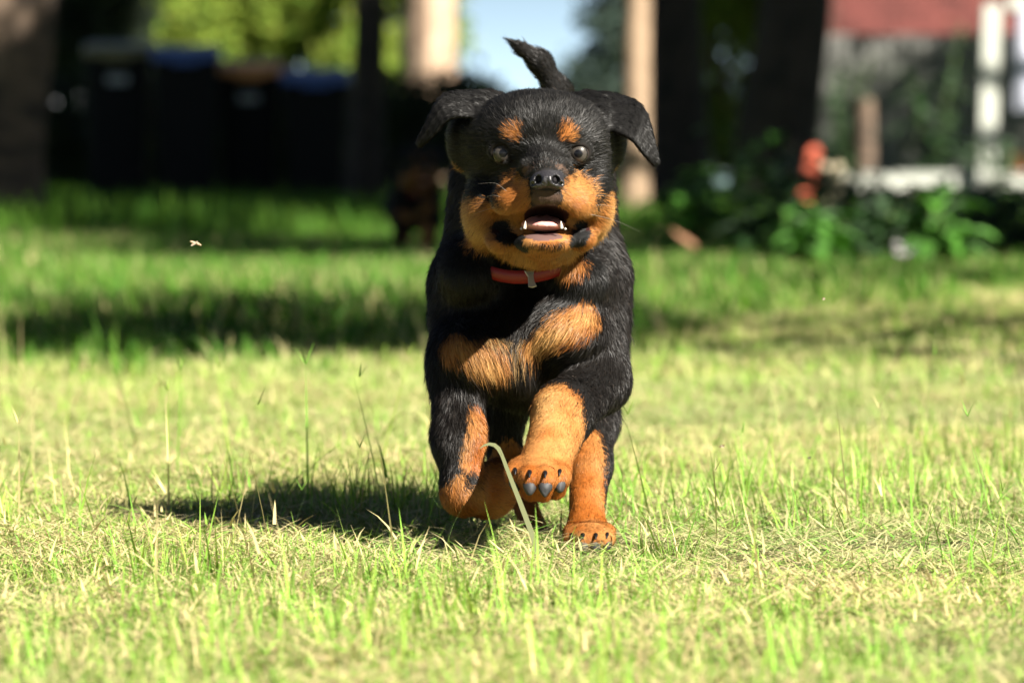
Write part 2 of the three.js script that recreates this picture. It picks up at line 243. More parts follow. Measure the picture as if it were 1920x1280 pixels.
tree('shade_tree', 'tree right of the view, shading the dark trunks', { x: 7.0, z: -16.0, r0: 0.2, top: 3.2, kind: 'brown', leaf: 'gum', seed: 13, clumps: [up(1.45, 0.95, -19.5, 6).concat(0.72, 1.3), up(0.95, 0.2, -20.5, 6.2).concat(0.7, 1.3), up(0.9, 1.1, -20.5, 6.2).concat(0.7, 1.3), up(-0.95, 0.5, -21.5, 7).concat(0.62, 1.3), up(-1.9, 0, -21.4, 7.6).concat(1.1), up(-1.7, 0, -19.5, 7).concat(0.8), up(-2.9, 0, -21, 8).concat(0.9), up(0.2, 0, -22.5, 7.5).concat(0.8), up(-0.4, 0.2, -17.2, 7).concat(0.75), up(-1.3, 0, -13.2, 6.5).concat(0.55), up(0.1, 0, -14.6, 6.5).concat(0.7), up(1.9, 0, -16.5, 6).concat(0.5), up(-2.4, 0, -18.6, 7).concat(0.8, 0.7), up(-1.5, 0, -24, 7.2).concat(0.9), up(-2.9, 0, -24, 7.4).concat(0.9), up(-0.4, 0, -24.6, 7).concat(0.8), up(-0.9, 0, -16.2, 6.8).concat(0.6, 0.6), up(-1.7, 0, -14.6, 6.6).concat(0.6, 0.7), up(-0.7, 0, -12, 6).concat(0.6, 0.8), up(-1.1, 0, -10.4, 6).concat(0.4, 0.5), up(-1.0, 0, -18.2, 7).concat(0.7, 0.8), up(0.35, 0, -11.6, 5.8).concat(0.5, 0.5)] });
tree('shade_tree', 'tree right of the view, standing near the grey fence', { x: 7.4, z: -21, r0: 0.2, top: 3.4, kind: 'brown', leaf: 'gum', seed: 14, clumps: [up(2.6, 0.6, -26.4, 6).concat(1.0, 0.3), up(3.6, 0.9, -26.4, 6).concat(0.8, 0.35)] });
// far foliage
tree('tall_hedge', 'dark dense hedge behind the wheelie bins', { x: -2.6, z: -30.5, r0: 0.06, top: 0.5, kind: 'dark', leaf: 'dark', seed: 20, dens: 520, clumps: [-4.6, -3.9, -3.2, -2.5, -1.8, -1.1, -0.5].map((x, i) => [x, 0.5, -30.5 + 0.2 * (i % 2), 0.62]) });
tree('far_bush', 'bright green bush beyond the left-hand bins', { x: -3.2, z: -43, r0: 0.1, top: 1.2, kind: 'brown', leaf: 'bright', seed: 21, clumps: [[-3.6, 1.9, -43, 0.9], [-2.5, 2.0, -43.2, 0.85], [-3.0, 3.2, -43.5, 1.0]] });
tree('far_bush', 'yellow-green bush beyond the bins with a dark forked branch', { x: -2.4, z: -46, r0: 0.09, top: 1.9, kind: 'dark', leaf: 'olive', seed: 22, dens: 260, trunkPts: [[-0.25, 0, 1.5], [-0.15, 0.8, 1.5], [-0.02, 1.6, 1.5], [0.25, 2.6, 1.5]], clumps: [[-2.2, 2.2, -46.5, 0.7], [-1.5, 1.6, -46, 0.55], [-2.9, 1.4, -46.4, 0.6], [-1.9, 3.3, -46.4, 0.8]] });
tree('far_bush', 'green bush between the slim dark trunk and the pale trunk', { x: -1.4, z: -42, r0: 0.08, top: 1.2, kind: 'brown', leaf: 'bright', seed: 23, clumps: [[-1.45, 1.3, -42, 0.62], [-1.2, 2.4, -42.3, 0.6], [-1.5, 0.6, -41.5, 0.6]] });
tree('far_bush', 'dark green tree at the far left', { x: -5.4, z: -40, r0: 0.12, top: 1.4, kind: 'dark', leaf: 'dark', seed: 24, clumps: [[-5.2, 1.6, -40, 1.1], [-4.3, 1.7, -40.3, 0.75], [-4.8, 3.0, -40.3, 1.1], [-3.75, 2.5, -40, 0.5]] });
tree('far_bush', 'green bush under the patch of sky left of the tail', { x: -0.45, z: -50, r0: 0.08, top: 0.8, kind: 'brown', leaf: 'bright', seed: 25, clumps: [[-0.75, 0.9, -50, 0.62], [-0.1, 0.65, -50.2, 0.62], [-1.0, 1.9, -50.4, 0.42], [0.45, 0.55, -50, 0.6], [-0.9, 2.7, -50.6, 0.4]] });
tree('far_bush', 'dark bluish tree right of the patch of sky', { x: 1.1, z: -48, r0: 0.1, top: 1.3, kind: 'dark', leaf: 'blue', seed: 26, clumps: [[1.0, 1.25, -48, 0.5], [1.35, 2.0, -48.2, 0.55], [0.8, 0.6, -48, 0.6], [1.6, 3.0, -48.2, 0.7], [1.7, 0.9, -48, 0.7]] });
tree('far_bush', 'yellow-green bush seen between the two dark trunks', { x: 2.0, z: -38, r0: 0.08, top: 1.0, kind: 'brown', leaf: 'bright', seed: 27, clumps: [[1.85, 0.7, -38, 0.5, 0.8], [2.0, 1.75, -38.4, 0.6, 0.7], [2.3, 2.4, -38.4, 0.6], [1.6, 1.2, -38.5, 0.45]] });
tree('far_bush', 'dark green tree behind the big black trunk', { x: 3.1, z: -41, r0: 0.1, top: 1.2, kind: 'dark', leaf: 'dark', seed: 28, clumps: [[2.9, 1.0, -41, 0.8], [2.7, 2.3, -41.2, 0.8], [3.6, 1.9, -41, 0.7]] });
tree('tall_hedge', 'far dark green hedge closing the view across the middle', { x: 1, z: -66, r0: 0.1, top: 0.6, kind: 'dark', leaf: 'dark', seed: 29, dens: 160, clumps: [-8, -6, -4, -2.2, -0.6, 1, 2.6, 4.4, 6.4, 8.4].map((x, i) => [x, 0.35 + 0.2 * (i % 2), -66, 1.05]) });

// ---------------------------------------------------------------- wheelie bins
import_bins();
function import_bins() {
  const box = (w, h, d, taper) => { const g = new THREE.BoxGeometry(w, h, d, 6, 8, 6), q = g.attributes.position, c = 0.035; for (let i = 0; i < q.count; i++) { let x = q.getX(i), y = q.getY(i), z = q.getZ(i); const ex = Math.max(0, Math.abs(x) - (w / 2 - c)), ez = Math.max(0, Math.abs(z) - (d / 2 - c)), l = Math.hypot(ex, ez); if (ex > 0 && ez > 0 && l > 0) { x = Math.sign(x) * (w / 2 - c + ex / l * c); z = Math.sign(z) * (d / 2 - c + ez / l * c); } const k = lerp(taper, 1, y / h + 0.5); q.setXYZ(i, x * k, y, z * k); } g.computeVertexNormals(); return g; };
  const shell = new THREE.MeshPhysicalMaterial({ color: lin(0.003, 0.004, 0.004), roughness: 0.8, specularIntensity: 0.5 }), rubber = std({ color: lin(0.01, 0.01, 0.01), roughness: 0.8 }), plate = std({ color: lin(0.3, 0.33, 0.32), roughness: 0.6 });
  function bin(label, X, D, w, h, lidC, sticker) {
    const t = thing('wheelie_bin', label, 'bin', [at(X, D), 0, DIST - D], 0.04, 'wheelie bins in a row'), bh = h - 0.2;
    const b = part(t, 'bin_body', box(w, bh, 0.5, 0.84), shell); b.position.y = 0.12 + bh / 2;
    const rim = part(t, 'rim', box(w + 0.03, 0.035, 0.53, 1), shell); rim.position.y = 0.12 + bh + 0.012;
    const lid = part(t, 'lid', box(w + 0.035, 0.06, 0.56, 1), std({ color: lidC, roughness: 0.5 })); lid.position.set(0, 0.12 + bh + 0.075, 0.01); lid.rotation.x = 0.10;
    const lip = part(lid, 'lid_lip', box(w * 0.5, 0.05, 0.04, 0.9), lid.material); lip.position.set(0, -0.03, 0.285);
    const bar = part(t, 'handle', new THREE.CylinderGeometry(0.016, 0.016, w * 0.8, 12).rotateZ(Math.PI / 2), shell); bar.position.set(0, 0.12 + bh + 0.03, -0.33);
    for (const s of [-1, 1]) { const br = part(t, 'bracket', box(0.03, 0.04, 0.1, 1), shell); br.position.set(s * w * 0.36, 0.12 + bh + 0.02, -0.29); const wh = part(t, 'wheel', new THREE.CylinderGeometry(0.1, 0.1, 0.05, 24).rotateZ(Math.PI / 2), rubber); wh.position.set(s * w * 0.42, 0.1, -0.2); }
    for (const s of [-1, 1]) { const f = part(t, 'foot', box(0.08, 0.12, 0.1, 0.9), shell); f.position.set(s * w * 0.28, 0.06, 0.14); }
    if (sticker) { const s = part(t, 'sticker', box(0.16, 0.055, 0.004, 1), plate); s.position.set(0, 0.12 + bh - 0.13, 0.246); s.rotation.x = -0.05; }
  }
  bin('leftmost wheelie bin with an olive lid and pale sticker', 224, 29, 0.42, 1.1, lin(0.14, 0.13, 0.05), true);
  bin('dark wheelie bin with a blue lid in the left-hand pair', 350, 28.8, 0.42, 1.07, lin(0.03, 0.08, 0.26), false);
  bin('dark wheelie bin with a sunlit orange-tan lid', 468, 29.2, 0.42, 0.98, lin(0.6, 0.27, 0.08), true);
  bin('rightmost wheelie bin, blue lid, beside the slim dark trunk', 592, 29, 0.43, 0.92, lin(0.03, 0.08, 0.26), false);
}

// ---------------------------------------------------------------- fence, house, white frame
const rbox = (w, h, d) => { const s = new THREE.Shape(), b = Math.min(0.006, w * 0.1, d * 0.1); s.moveTo(-w / 2 + b, -d / 2 + b); s.lineTo(w / 2 - b, -d / 2 + b); s.lineTo(w / 2 - b, d / 2 - b); s.lineTo(-w / 2 + b, d / 2 - b); s.closePath(); return new THREE.ExtrudeGeometry(s, { depth: h - 2 * b, bevelEnabled: true, bevelSize: b, bevelThickness: b, bevelSegments: 1 }).translate(0, 0, b).rotateX(-Math.PI / 2); };
{
  const z = DIST - 30, x0 = at(1530, 30), sheet = std({ color: lin(0.115, 0.115, 0.105), roughness: 0.7 }), steel = std({ color: lin(0.12, 0.12, 0.11), roughness: 0.6 });
  const f = thing('metal_fence', 'grey ribbed metal fence behind the white frame on the right', 'fence', [x0, 0, z]);
  for (let k = 0; k < 6; k++) {
    const g = new THREE.PlaneGeometry(0.76, 1.12, 76, 1), q = g.attributes.position;
    for (let i = 0; i < q.count; i++) { const ph = (q.getX(i) + 0.38) / 0.095 % 1; q.setZ(i, 0.012 * clamp((0.5 - Math.abs(ph - 0.5)) * 5 - 0.7, 0, 1)); }
    g.computeVertexNormals(); const p = part(f, 'fence_panel', g, sheet); p.position.set(0.4 + k * 0.8, 0.62, 0);
    const po = part(f, 'fence_post', rbox(0.05, 1.22, 0.05), steel); po.position.set(k * 0.8, 0, -0.01);
  }
  for (const y of [0.06, 1.18]) { const r = part(f, 'fence_rail', rbox(4.8, 0.045, 0.05), steel); r.position.set(2.42, y, -0.032); }
}
{
  const z = DIST - 38, x0 = at(1545, 38), h = thing('brick_house', 'red brick house above the grey fence', 'house', [x0, 0, z]);
  const mortar = part(h, 'wall', rbox(7, 4, 0.2), std({ color: lin(0.09, 0.04, 0.03), roughness: 0.95 })); mortar.position.set(3.5, 0, 0);
  const bricks = [], cols = [], r = rng(61);
  for (let j = 0; j < 14; j++) for (let i = 0; i < 14; i++) { const g = new THREE.BoxGeometry(0.225, 0.07, 0.02); const k = 0.7 + 0.6 * r(), c = new Float32Array(g.attributes.position.count * 3); for (let q = 0; q < c.length; q += 3) { c[q] = 0.115 * k; c[q + 1] = 0.03 * k; c[q + 2] = 0.025 * k; } g.setAttribute('color', new THREE.BufferAttribute(c, 3)); g.translate(0.13 + i * 0.235 + (j % 2) * 0.117, 0.8 + j * 0.08, 0.108); bricks.push(g); }
  tag(part(h, 'bricks', mergeGeometries(bricks), std({ vertexColors: true, roughness: 0.9 })), 0, 0, 0, 'stuff');
  const roof = part(h, 'roof', rbox(7.6, 0.12, 3), std({ color: lin(0.16, 0.06, 0.05), roughness: 0.9 })); roof.position.set(3.5, 4.5, -1.2); roof.rotation.x = 0.35;
}
{
  const D = 21.7, z = DIST - D, white = std({ color: lin(0.37, 0.385, 0.34), roughness: 0.6 }), t = thing('garden_frame', 'white timber frame with tall post and low rail at the right edge', 'frame', [at(1850, D), 0, z]), k = D / F;
  const post = part(t, 'post', rbox(0.088, 1.14, 0.088), white); post.rotation.z = -0.03; post.position.set(-0.01, -0.02, 0);
  const beam = part(t, 'top_beam', rbox(1.2, 0.07, 0.08), white); beam.position.set(0.70, 1.09, 0);
  const rail = part(t, 'low_rail', rbox(1.72, 0.105, 0.06), white); rail.position.set(0.15, 0.185, -0.084);
  const sp = part(t, 'short_post', rbox(0.105, 0.35, 0.1), std({ color: lin(0.45, 0.38, 0.26), roughness: 0.7 }), 'cream short post at the left end of the low rail'); sp.position.set(at(1562, D) - at(1850, D), 0, -0.02);
  const br = part(t, 'brace', rbox(0.07, 0.22, 0.05), white); br.position.set(-0.15, 0.02, 0.02); br.rotation.z = -0.5;
}
// hanging cloth and pots
{
  const D = 21.5, g = new THREE.PlaneGeometry(0.36, 0.5, 30, 16), q = g.attributes.position;
  for (let i = 0; i < q.count; i++) { const x = q.getX(i), y = q.getY(i); q.setZ(i, 0.018 * Math.sin(x * 38 + y * 3) + 0.01 * noise(x * 9, y * 5, 1)); q.setX(i, x + 0.02 * noise(y * 4, 2, x)); }
  g.computeVertexNormals(); const c = part(scene, 'white_cloth', g, std({ color: lin(0.4, 0.42, 0.5), roughness: 0.9 })); c.position.set(at(1975, D), 0.84, DIST - D - 0.1); tag(c, 'bluish white cloth hanging under the top beam at the right edge', 'cloth');
}
function pot(label, X, D, y, r, h, col) {
  const t = thing('flower_pot', label, 'pot', [at(X, D), y, DIST - D]), pr = [[0, 0], [0.72, 0], [0.74, 0.02], [0.92, 0.8], [1.02, 0.8], [1.04, 1], [0.95, 1], [0.88, 0.9], [0, 0.88]].map(([a, b]) => new THREE.Vector2(a * r, b * h));
  part(t, 'pot', new THREE.LatheGeometry(pr, 32), std({ color: col, roughness: 0.85 })); part(t, 'soil', new THREE.CircleGeometry(r * 0.9, 24).rotateX(-Math.PI / 2).translate(0, h * 0.9, 0), std({ color: lin(0.05, 0.035, 0.025), roughness: 1 }));
}
pot('terracotta pot in the weeds under the low white rail', 1688, 22.6, 0.04, 0.088, 0.17, lin(0.42, 0.14, 0.05));
pot('orange pot on the low white rail, cut by the right edge', 1912, 21.78, 0.291, 0.045, 0.09, lin(0.5, 0.13, 0.06));
{
  const D = 22.2, s = new THREE.Shape(); s.moveTo(-0.045, 0); s.lineTo(0.045, 0); s.lineTo(0.045, 0.36); s.quadraticCurveTo(0.04, 0.40, 0, 0.405); s.quadraticCurveTo(-0.04, 0.40, -0.045, 0.36); s.closePath();
  const m = part(scene, 'orange_board', new THREE.ExtrudeGeometry(s, { depth: 0.02, bevelEnabled: true, bevelSize: 0.003, bevelThickness: 0.003, bevelSegments: 2 }), std({ color: lin(0.45, 0.085, 0.04), roughness: 0.5 })); m.scale.set(0.72, 0.9, 1); m.position.set(at(1503, D), 0.06, DIST - D); m.rotation.z = -0.2; m.rotation.x = -0.1;
  tag(m, 'orange-red narrow board leaning beside the big black trunk', 'board');
  const w = part(scene, 'wooden_post', limb([V(0, -0.05, 0), V(0.005, 0.35, 0), V(0, 0.72, 0)], [0.068, 0.062, 0.058], 5, 14, 12), bark('brown')); w.position.set(at(1620, 26), 0, DIST - 26); tag(w, 'brown wooden post before the grey fence', 'post');
  const tub = new THREE.LatheGeometry([[0, 0], [0.8, 0], [1, 1], [1.06, 1], [1.06, 1.04], [0.97, 1.04], [0.78, 0.05], [0, 0.05]].map(([a, b]) => new THREE.Vector2(a * 0.12, b * 0.2)), 28), tb = part(scene, 'plastic_tub', tub, std({ color: lin(0.13, 0.19, 0.21), roughness: 0.5 })); tb.position.set(at(1352, 33), 0.06, DIST - 33); tag(tb, 'pale blue tub seen between the two dark trunks', 'tub');
}

// ---------------------------------------------------------------- broad-leaved weeds, single plants
function weed(seed, h, n, len, wid, col) {
  const r = rng(seed), S = new Tris(), Lf = [];
  const st = [];
  for (let k = 0; k < 4; k++) {
    const a = r() * 6.283, b = V(Math.cos(a) * 0.25, 1, Math.sin(a) * 0.25).normalize(), hh = h * (0.65 + 0.4 * r());
    st.push(new THREE.TubeGeometry(new THREE.CatmullRomCurve3([V(0, -0.03, 0), b.clone().multiplyScalar(hh * 0.5), b.clone().multiplyScalar(hh).add(V(b.x * 0.2, -0.02, b.z * 0.2))]), 8, 0.004, 6));
    for (let i = 0; i < n; i++) {
      const t = 0.2 + 0.8 * (i + r()) / n, base = b.clone().multiplyScalar(hh * t), g = r() * 6.283, l = len * (0.6 + 0.6 * r()) * (1.15 - 0.4 * t), w = wid * l / len, d = V(Math.cos(g), 0.35 + 0.5 * r(), Math.sin(g)).normalize(), T = new Tris(), c = col(r);
      const side = V(-d.z, 0, d.x).normalize(), p = base.clone(), dd = d.clone(); let last = -1;
      for (let q = 0; q <= 5; q++) { const u = q / 5, ww = w * 0.5 * Math.sin(Math.PI * Math.pow(u, 0.75)) + 0.0005, nn = V(0, 0, 0).crossVectors(side, dd).normalize(); if (nn.y < 0) nn.negate(); const A = T.v(p.clone().addScaledVector(side, ww).addScaledVector(nn, ww * 0.3), nn, c), B = T.v(p.clone(), nn, c), C = T.v(p.clone().addScaledVector(side, -ww).addScaledVector(nn, ww * 0.3), nn, c); if (last >= 0) { T.tri(last, last + 1, B); T.tri(last, B, A); T.tri(last + 1, last + 2, C); T.tri(last + 1, C, B); } last = A; p.addScaledVector(dd, l / 5); dd.y -= 0.28; dd.normalize(); }
      Lf.push(T.geo());
    }
  }
  return { stem: mergeGeometries(st), leaves: Lf };
}
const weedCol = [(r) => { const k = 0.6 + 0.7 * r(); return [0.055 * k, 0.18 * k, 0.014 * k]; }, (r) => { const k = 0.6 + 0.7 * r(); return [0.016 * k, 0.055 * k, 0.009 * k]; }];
const stemM = std({ color: lin(0.08, 0.14, 0.03), roughness: 0.8 });
const weedSpots = [
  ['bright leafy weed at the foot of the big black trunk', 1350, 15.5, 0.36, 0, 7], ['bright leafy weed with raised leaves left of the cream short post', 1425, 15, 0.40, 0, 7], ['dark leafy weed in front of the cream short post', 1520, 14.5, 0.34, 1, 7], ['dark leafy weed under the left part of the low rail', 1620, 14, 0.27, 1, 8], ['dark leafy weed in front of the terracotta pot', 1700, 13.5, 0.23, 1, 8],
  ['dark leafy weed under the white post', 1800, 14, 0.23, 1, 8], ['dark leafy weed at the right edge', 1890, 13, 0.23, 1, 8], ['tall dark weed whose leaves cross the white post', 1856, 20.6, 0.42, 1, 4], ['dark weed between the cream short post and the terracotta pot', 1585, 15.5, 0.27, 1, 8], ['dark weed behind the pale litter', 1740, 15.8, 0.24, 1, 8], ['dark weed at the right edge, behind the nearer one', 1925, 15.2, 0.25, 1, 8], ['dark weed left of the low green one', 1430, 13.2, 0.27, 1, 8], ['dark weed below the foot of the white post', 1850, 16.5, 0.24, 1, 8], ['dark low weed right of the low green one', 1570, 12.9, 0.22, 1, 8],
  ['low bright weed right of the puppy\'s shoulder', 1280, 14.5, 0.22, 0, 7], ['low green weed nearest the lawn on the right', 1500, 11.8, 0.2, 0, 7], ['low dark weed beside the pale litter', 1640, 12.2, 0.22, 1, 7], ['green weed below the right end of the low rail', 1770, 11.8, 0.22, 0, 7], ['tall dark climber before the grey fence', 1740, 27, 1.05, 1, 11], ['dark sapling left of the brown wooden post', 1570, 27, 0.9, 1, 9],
];
weedSpots.forEach(([label, X, D, h, dark, n], i) => {
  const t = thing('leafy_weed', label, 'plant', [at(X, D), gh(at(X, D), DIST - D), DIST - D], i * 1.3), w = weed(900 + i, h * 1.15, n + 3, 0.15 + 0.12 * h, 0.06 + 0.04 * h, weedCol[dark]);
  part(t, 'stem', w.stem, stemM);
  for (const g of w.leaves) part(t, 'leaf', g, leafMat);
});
{
  const D = 7.0, t = thing('leafy_weed', 'single tall weed with one broad light green leaf left of the puppy', 'plant', [at(638, D), gh(at(638, D), DIST - D), DIST - D]), T = new Tris(), S = new Tris();
  blade(S, V(0, 0, 0), V(-0.03, 1, 0), 0.085, 0.006, 0.05, [0.16, 0.26, 0.05], 4);
  blade(T, V(-0.003, 0.075, 0), V(0.75, 1, 0.2), 0.065, 0.02, 0.25, [0.10, 0.30, 0.03], 5);
  part(t, 'stem', S.geo(), grassMat); part(t, 'leaf', T.geo(), grassMat);
}
// the broad bent blade in front of the paws
{
  const z = 0.17, T = new Tris(), line = [[1010, 1042, z, 13], [999, 1006, z, 12], [986, 970, z, 12], [973, 936, z, 11], [960, 903, z, 10], [949, 874, z, 9], [941, 853, z, 8], [935, 841, z + 0.002, 10], [927, 834, z + 0.004, 9], [917, 832, z + 0.007, 7], [907, 835, z + 0.010, 4], [899, 841, z + 0.012, 1]].map(([X, Y, q, w]) => [P(X, Y, q), w * 0.8 * px(q)]);
  let last = -1; line.forEach(([p, w], i) => { const n = V(0.3, 0.3, 1).normalize(), d = line[Math.min(i + 1, 11)][0].clone().sub(line[Math.max(0, i - 1)][0]).normalize(), s = V(0, 0, 0).crossVectors(d, V(0, 0.1, 1)).normalize(), c = [0.115, 0.125, 0.055]; const A = T.v(p.clone().addScaledVector(s, w / 2), n, c), B = T.v(p.clone().add(V(0, 0, -0.001)), n, c), C = T.v(p.clone().addScaledVector(s, -w / 2), n, c); if (last >= 0) { T.tri(last, last + 1, B); T.tri(last, B, A); T.tri(last + 1, last + 2, C); T.tri(last + 1, C, B); } last = A; });
  tag(part(scene, 'grass_blade', T.geo(), grassMat), 'broad pale grass blade bent over in front of the puppy\'s raised paw', 'grass');
}
// litter and small flies
{
  const leafG = (w, l) => { const g = new THREE.PlaneGeometry(w, l, 6, 8), q = g.attributes.position; for (let i = 0; i < q.count; i++) { const v = clamp(q.getY(i) / l + 0.5, 0, 1), k = Math.sin(Math.PI * Math.pow(v, 0.8)); q.setX(i, q.getX(i) * k); q.setZ(i, 0.25 * q.getX(i) ** 2 / w + 0.15 * l * v * v); } g.rotateX(-1.1); g.computeVertexNormals(); return g; };
  const d = part(scene, 'dead_leaf', leafG(0.07, 0.1), std({ color: lin(0.2, 0.1, 0.05), roughness: 0.9 })); d.position.set(at(1282, 12.6), 0.10, DIST - 12.6); d.rotation.y = 1.2; tag(d, 'curled brown dead leaf on the grass right of the puppy\'s shoulder', 'leaf');
  const s = part(scene, 'paper_scrap', leafG(0.07, 0.08), std({ color: lin(0.22, 0.2, 0.21), roughness: 0.9 })); s.position.set(at(1692, 12.4), 0.08, DIST - 12.4); tag(s, 'pale scrap of paper lying among the dark weeds', 'paper');
  const wing = new THREE.MeshPhysicalMaterial({ color: lin(0.3, 0.24, 0.17), roughness: 0.5, transmission: 0.35, thickness: 0, side: THREE.DoubleSide });
  const fly = (label, X, Y, z, l, col, turn) => {
    const t = thing('flying_insect', label, 'insect', P(X, Y, z).toArray(), turn, 'small insects flying over the lawn');
    const b = part(t, 'body', mergeGeometries([new THREE.SphereGeometry(0.5, 12, 8).scale(l * 0.62, l * 0.24, l * 0.24).translate(-l * 0.2, 0, 0), new THREE.SphereGeometry(0.5, 12, 8).scale(l * 0.34, l * 0.26, l * 0.26).translate(l * 0.2, l * 0.02, 0), new THREE.SphereGeometry(0.5, 10, 8).scale(l * 0.2, l * 0.2, l * 0.22).translate(l * 0.42, 0, 0)]), std({ color: col, roughness: 0.6 })); b.rotation.z = -0.35;
    for (const q of [-1, 1]) { const w = part(t, 'wing', new THREE.CircleGeometry(0.5, 14).scale(l * 0.75, l * 0.26, 1).rotateX(-Math.PI / 2).translate(-l * 0.25, 0, 0), wing); w.position.set(l * 0.1, l * 0.12, q * l * 0.1); w.rotation.set(q * 0.7, q * 0.5, 0.35); }
  };
  fly('tan insect in flight over the shaded grass at the left', 366, 456, 0.0, 0.0095, lin(0.30, 0.2, 0.12), 0.1);
  fly('tiny brown fly above the weeds at the right', 1545, 560, -0.1, 0.004, lin(0.12, 0.06, 0.03), 0.8);
  fly('tiny dark fly over the lawn, right of the two near the puppy', 1518, 858, -0.1, 0.0045, lin(0.02, 0.02, 0.03), 2.2);
  fly('tiny reddish fly over the lawn, nearer the puppy', 1354, 836, -0.2, 0.005, lin(0.12, 0.03, 0.02), 2.8);
}

// ---------------------------------------------------------------- the puppy: one skin from joined distances
const prims = [], carve = [];
const G = { nose: P(1022, 338, 0.15) };
const vdir = (x, y, z) => V(x, y, z).normalize();
function add(o) {
  // bounding sphere for quick rejection
  if (o.t === 'cap') { o.c = o.a.clone().lerp(o.b, 0.5); o.br = o.a.distanceTo(o.b) / 2 + Math.max(o.ra, o.rb); o.ba = o.b.clone().sub(o.a); o.l2 = o.ba.lengthSq(); }
  if (o.t === 'ell') { o.br = Math.max(o.r.x, o.r.y, o.r.z); o.mn = Math.min(o.r.x, o.r.y, o.r.z); }
  if (o.t === 'tri') { o.c = o.a.clone().add(o.b).add(o.d).divideScalar(3); o.br = Math.max(o.c.distanceTo(o.a), o.c.distanceTo(o.b), o.c.distanceTo(o.d)) + o.th; o.T = new THREE.Triangle(o.a, o.b, o.d); }
  return o;
}
const cap = (A, ra, B, rb, k, o = {}) => add({ t: 'cap', a: P(...A), b: P(...B), ra: ra * px(A[2]), rb: rb * px(B[2]), k, ...o });
const ell = (C, rx, ry, rz, k, o = {}) => add({ t: 'ell', c: P(...C), r: V(rx * px(C[2]), ry * px(C[2]), rz), k, ...o });
const tri = (A, B, C, th, k, o = {}) => add({ t: 'tri', a: P(...A), b: P(...B), d: P(...C), th, k, ...o });
const _q = V(0, 0, 0), _cl = V(0, 0, 0);
function dist(o, p) {
  if (o.t === 'cap') {
    const x = p.x - o.a.x, y = p.y - o.a.y, z = p.z - o.a.z, t = o.l2 > 0 ? clamp((x * o.ba.x + y * o.ba.y + z * o.ba.z) / o.l2, 0, 1) : 0;
    return Math.hypot(x - t * o.ba.x, y - t * o.ba.y, z - t * o.ba.z) - (o.ra + (o.rb - o.ra) * t);
  }
  if (o.t === 'ell') {
    const x = (p.x - o.c.x) / o.r.x, y = (p.y - o.c.y) / o.r.y, z = (p.z - o.c.z) / o.r.z, k0 = Math.hypot(x, y, z);
    if (k0 < 1e-6) return -o.mn;
    return k0 * (k0 - 1) / Math.hypot(x / o.r.x, y / o.r.y, z / o.r.z);
  }
  o.T.closestPointToPoint(p, _cl);
  return _cl.distanceTo(p) - o.th;
}
function skin(p) {
  let d = 1e3;
  for (let i = 0; i < prims.length; i++) {
    const o = prims[i], k = o.k;
    const lb = Math.sqrt((p.x - o.c.x) ** 2 + (p.y - o.c.y) ** 2 + (p.z - o.c.z) ** 2) - o.br;
    if (lb > d + k) continue;
    const e = dist(o, p), h = Math.max(k - Math.abs(d - e), 0) / k;
    d = Math.min(d, e) - h * h * k * 0.25;
  }
  for (let i = 0; i < carve.length; i++) {
    const o = carve[i], k = o.k;
    const lb = Math.sqrt((p.x - o.c.x) ** 2 + (p.y - o.c.y) ** 2 + (p.z - o.c.z) ** 2) - o.br;
    if (lb > -d + k) continue;
    const e = -dist(o, p), h = Math.max(k - Math.abs(d - e), 0) / k;
    d = Math.max(d, e) + h * h * k * 0.25;
  }
  return d;
}
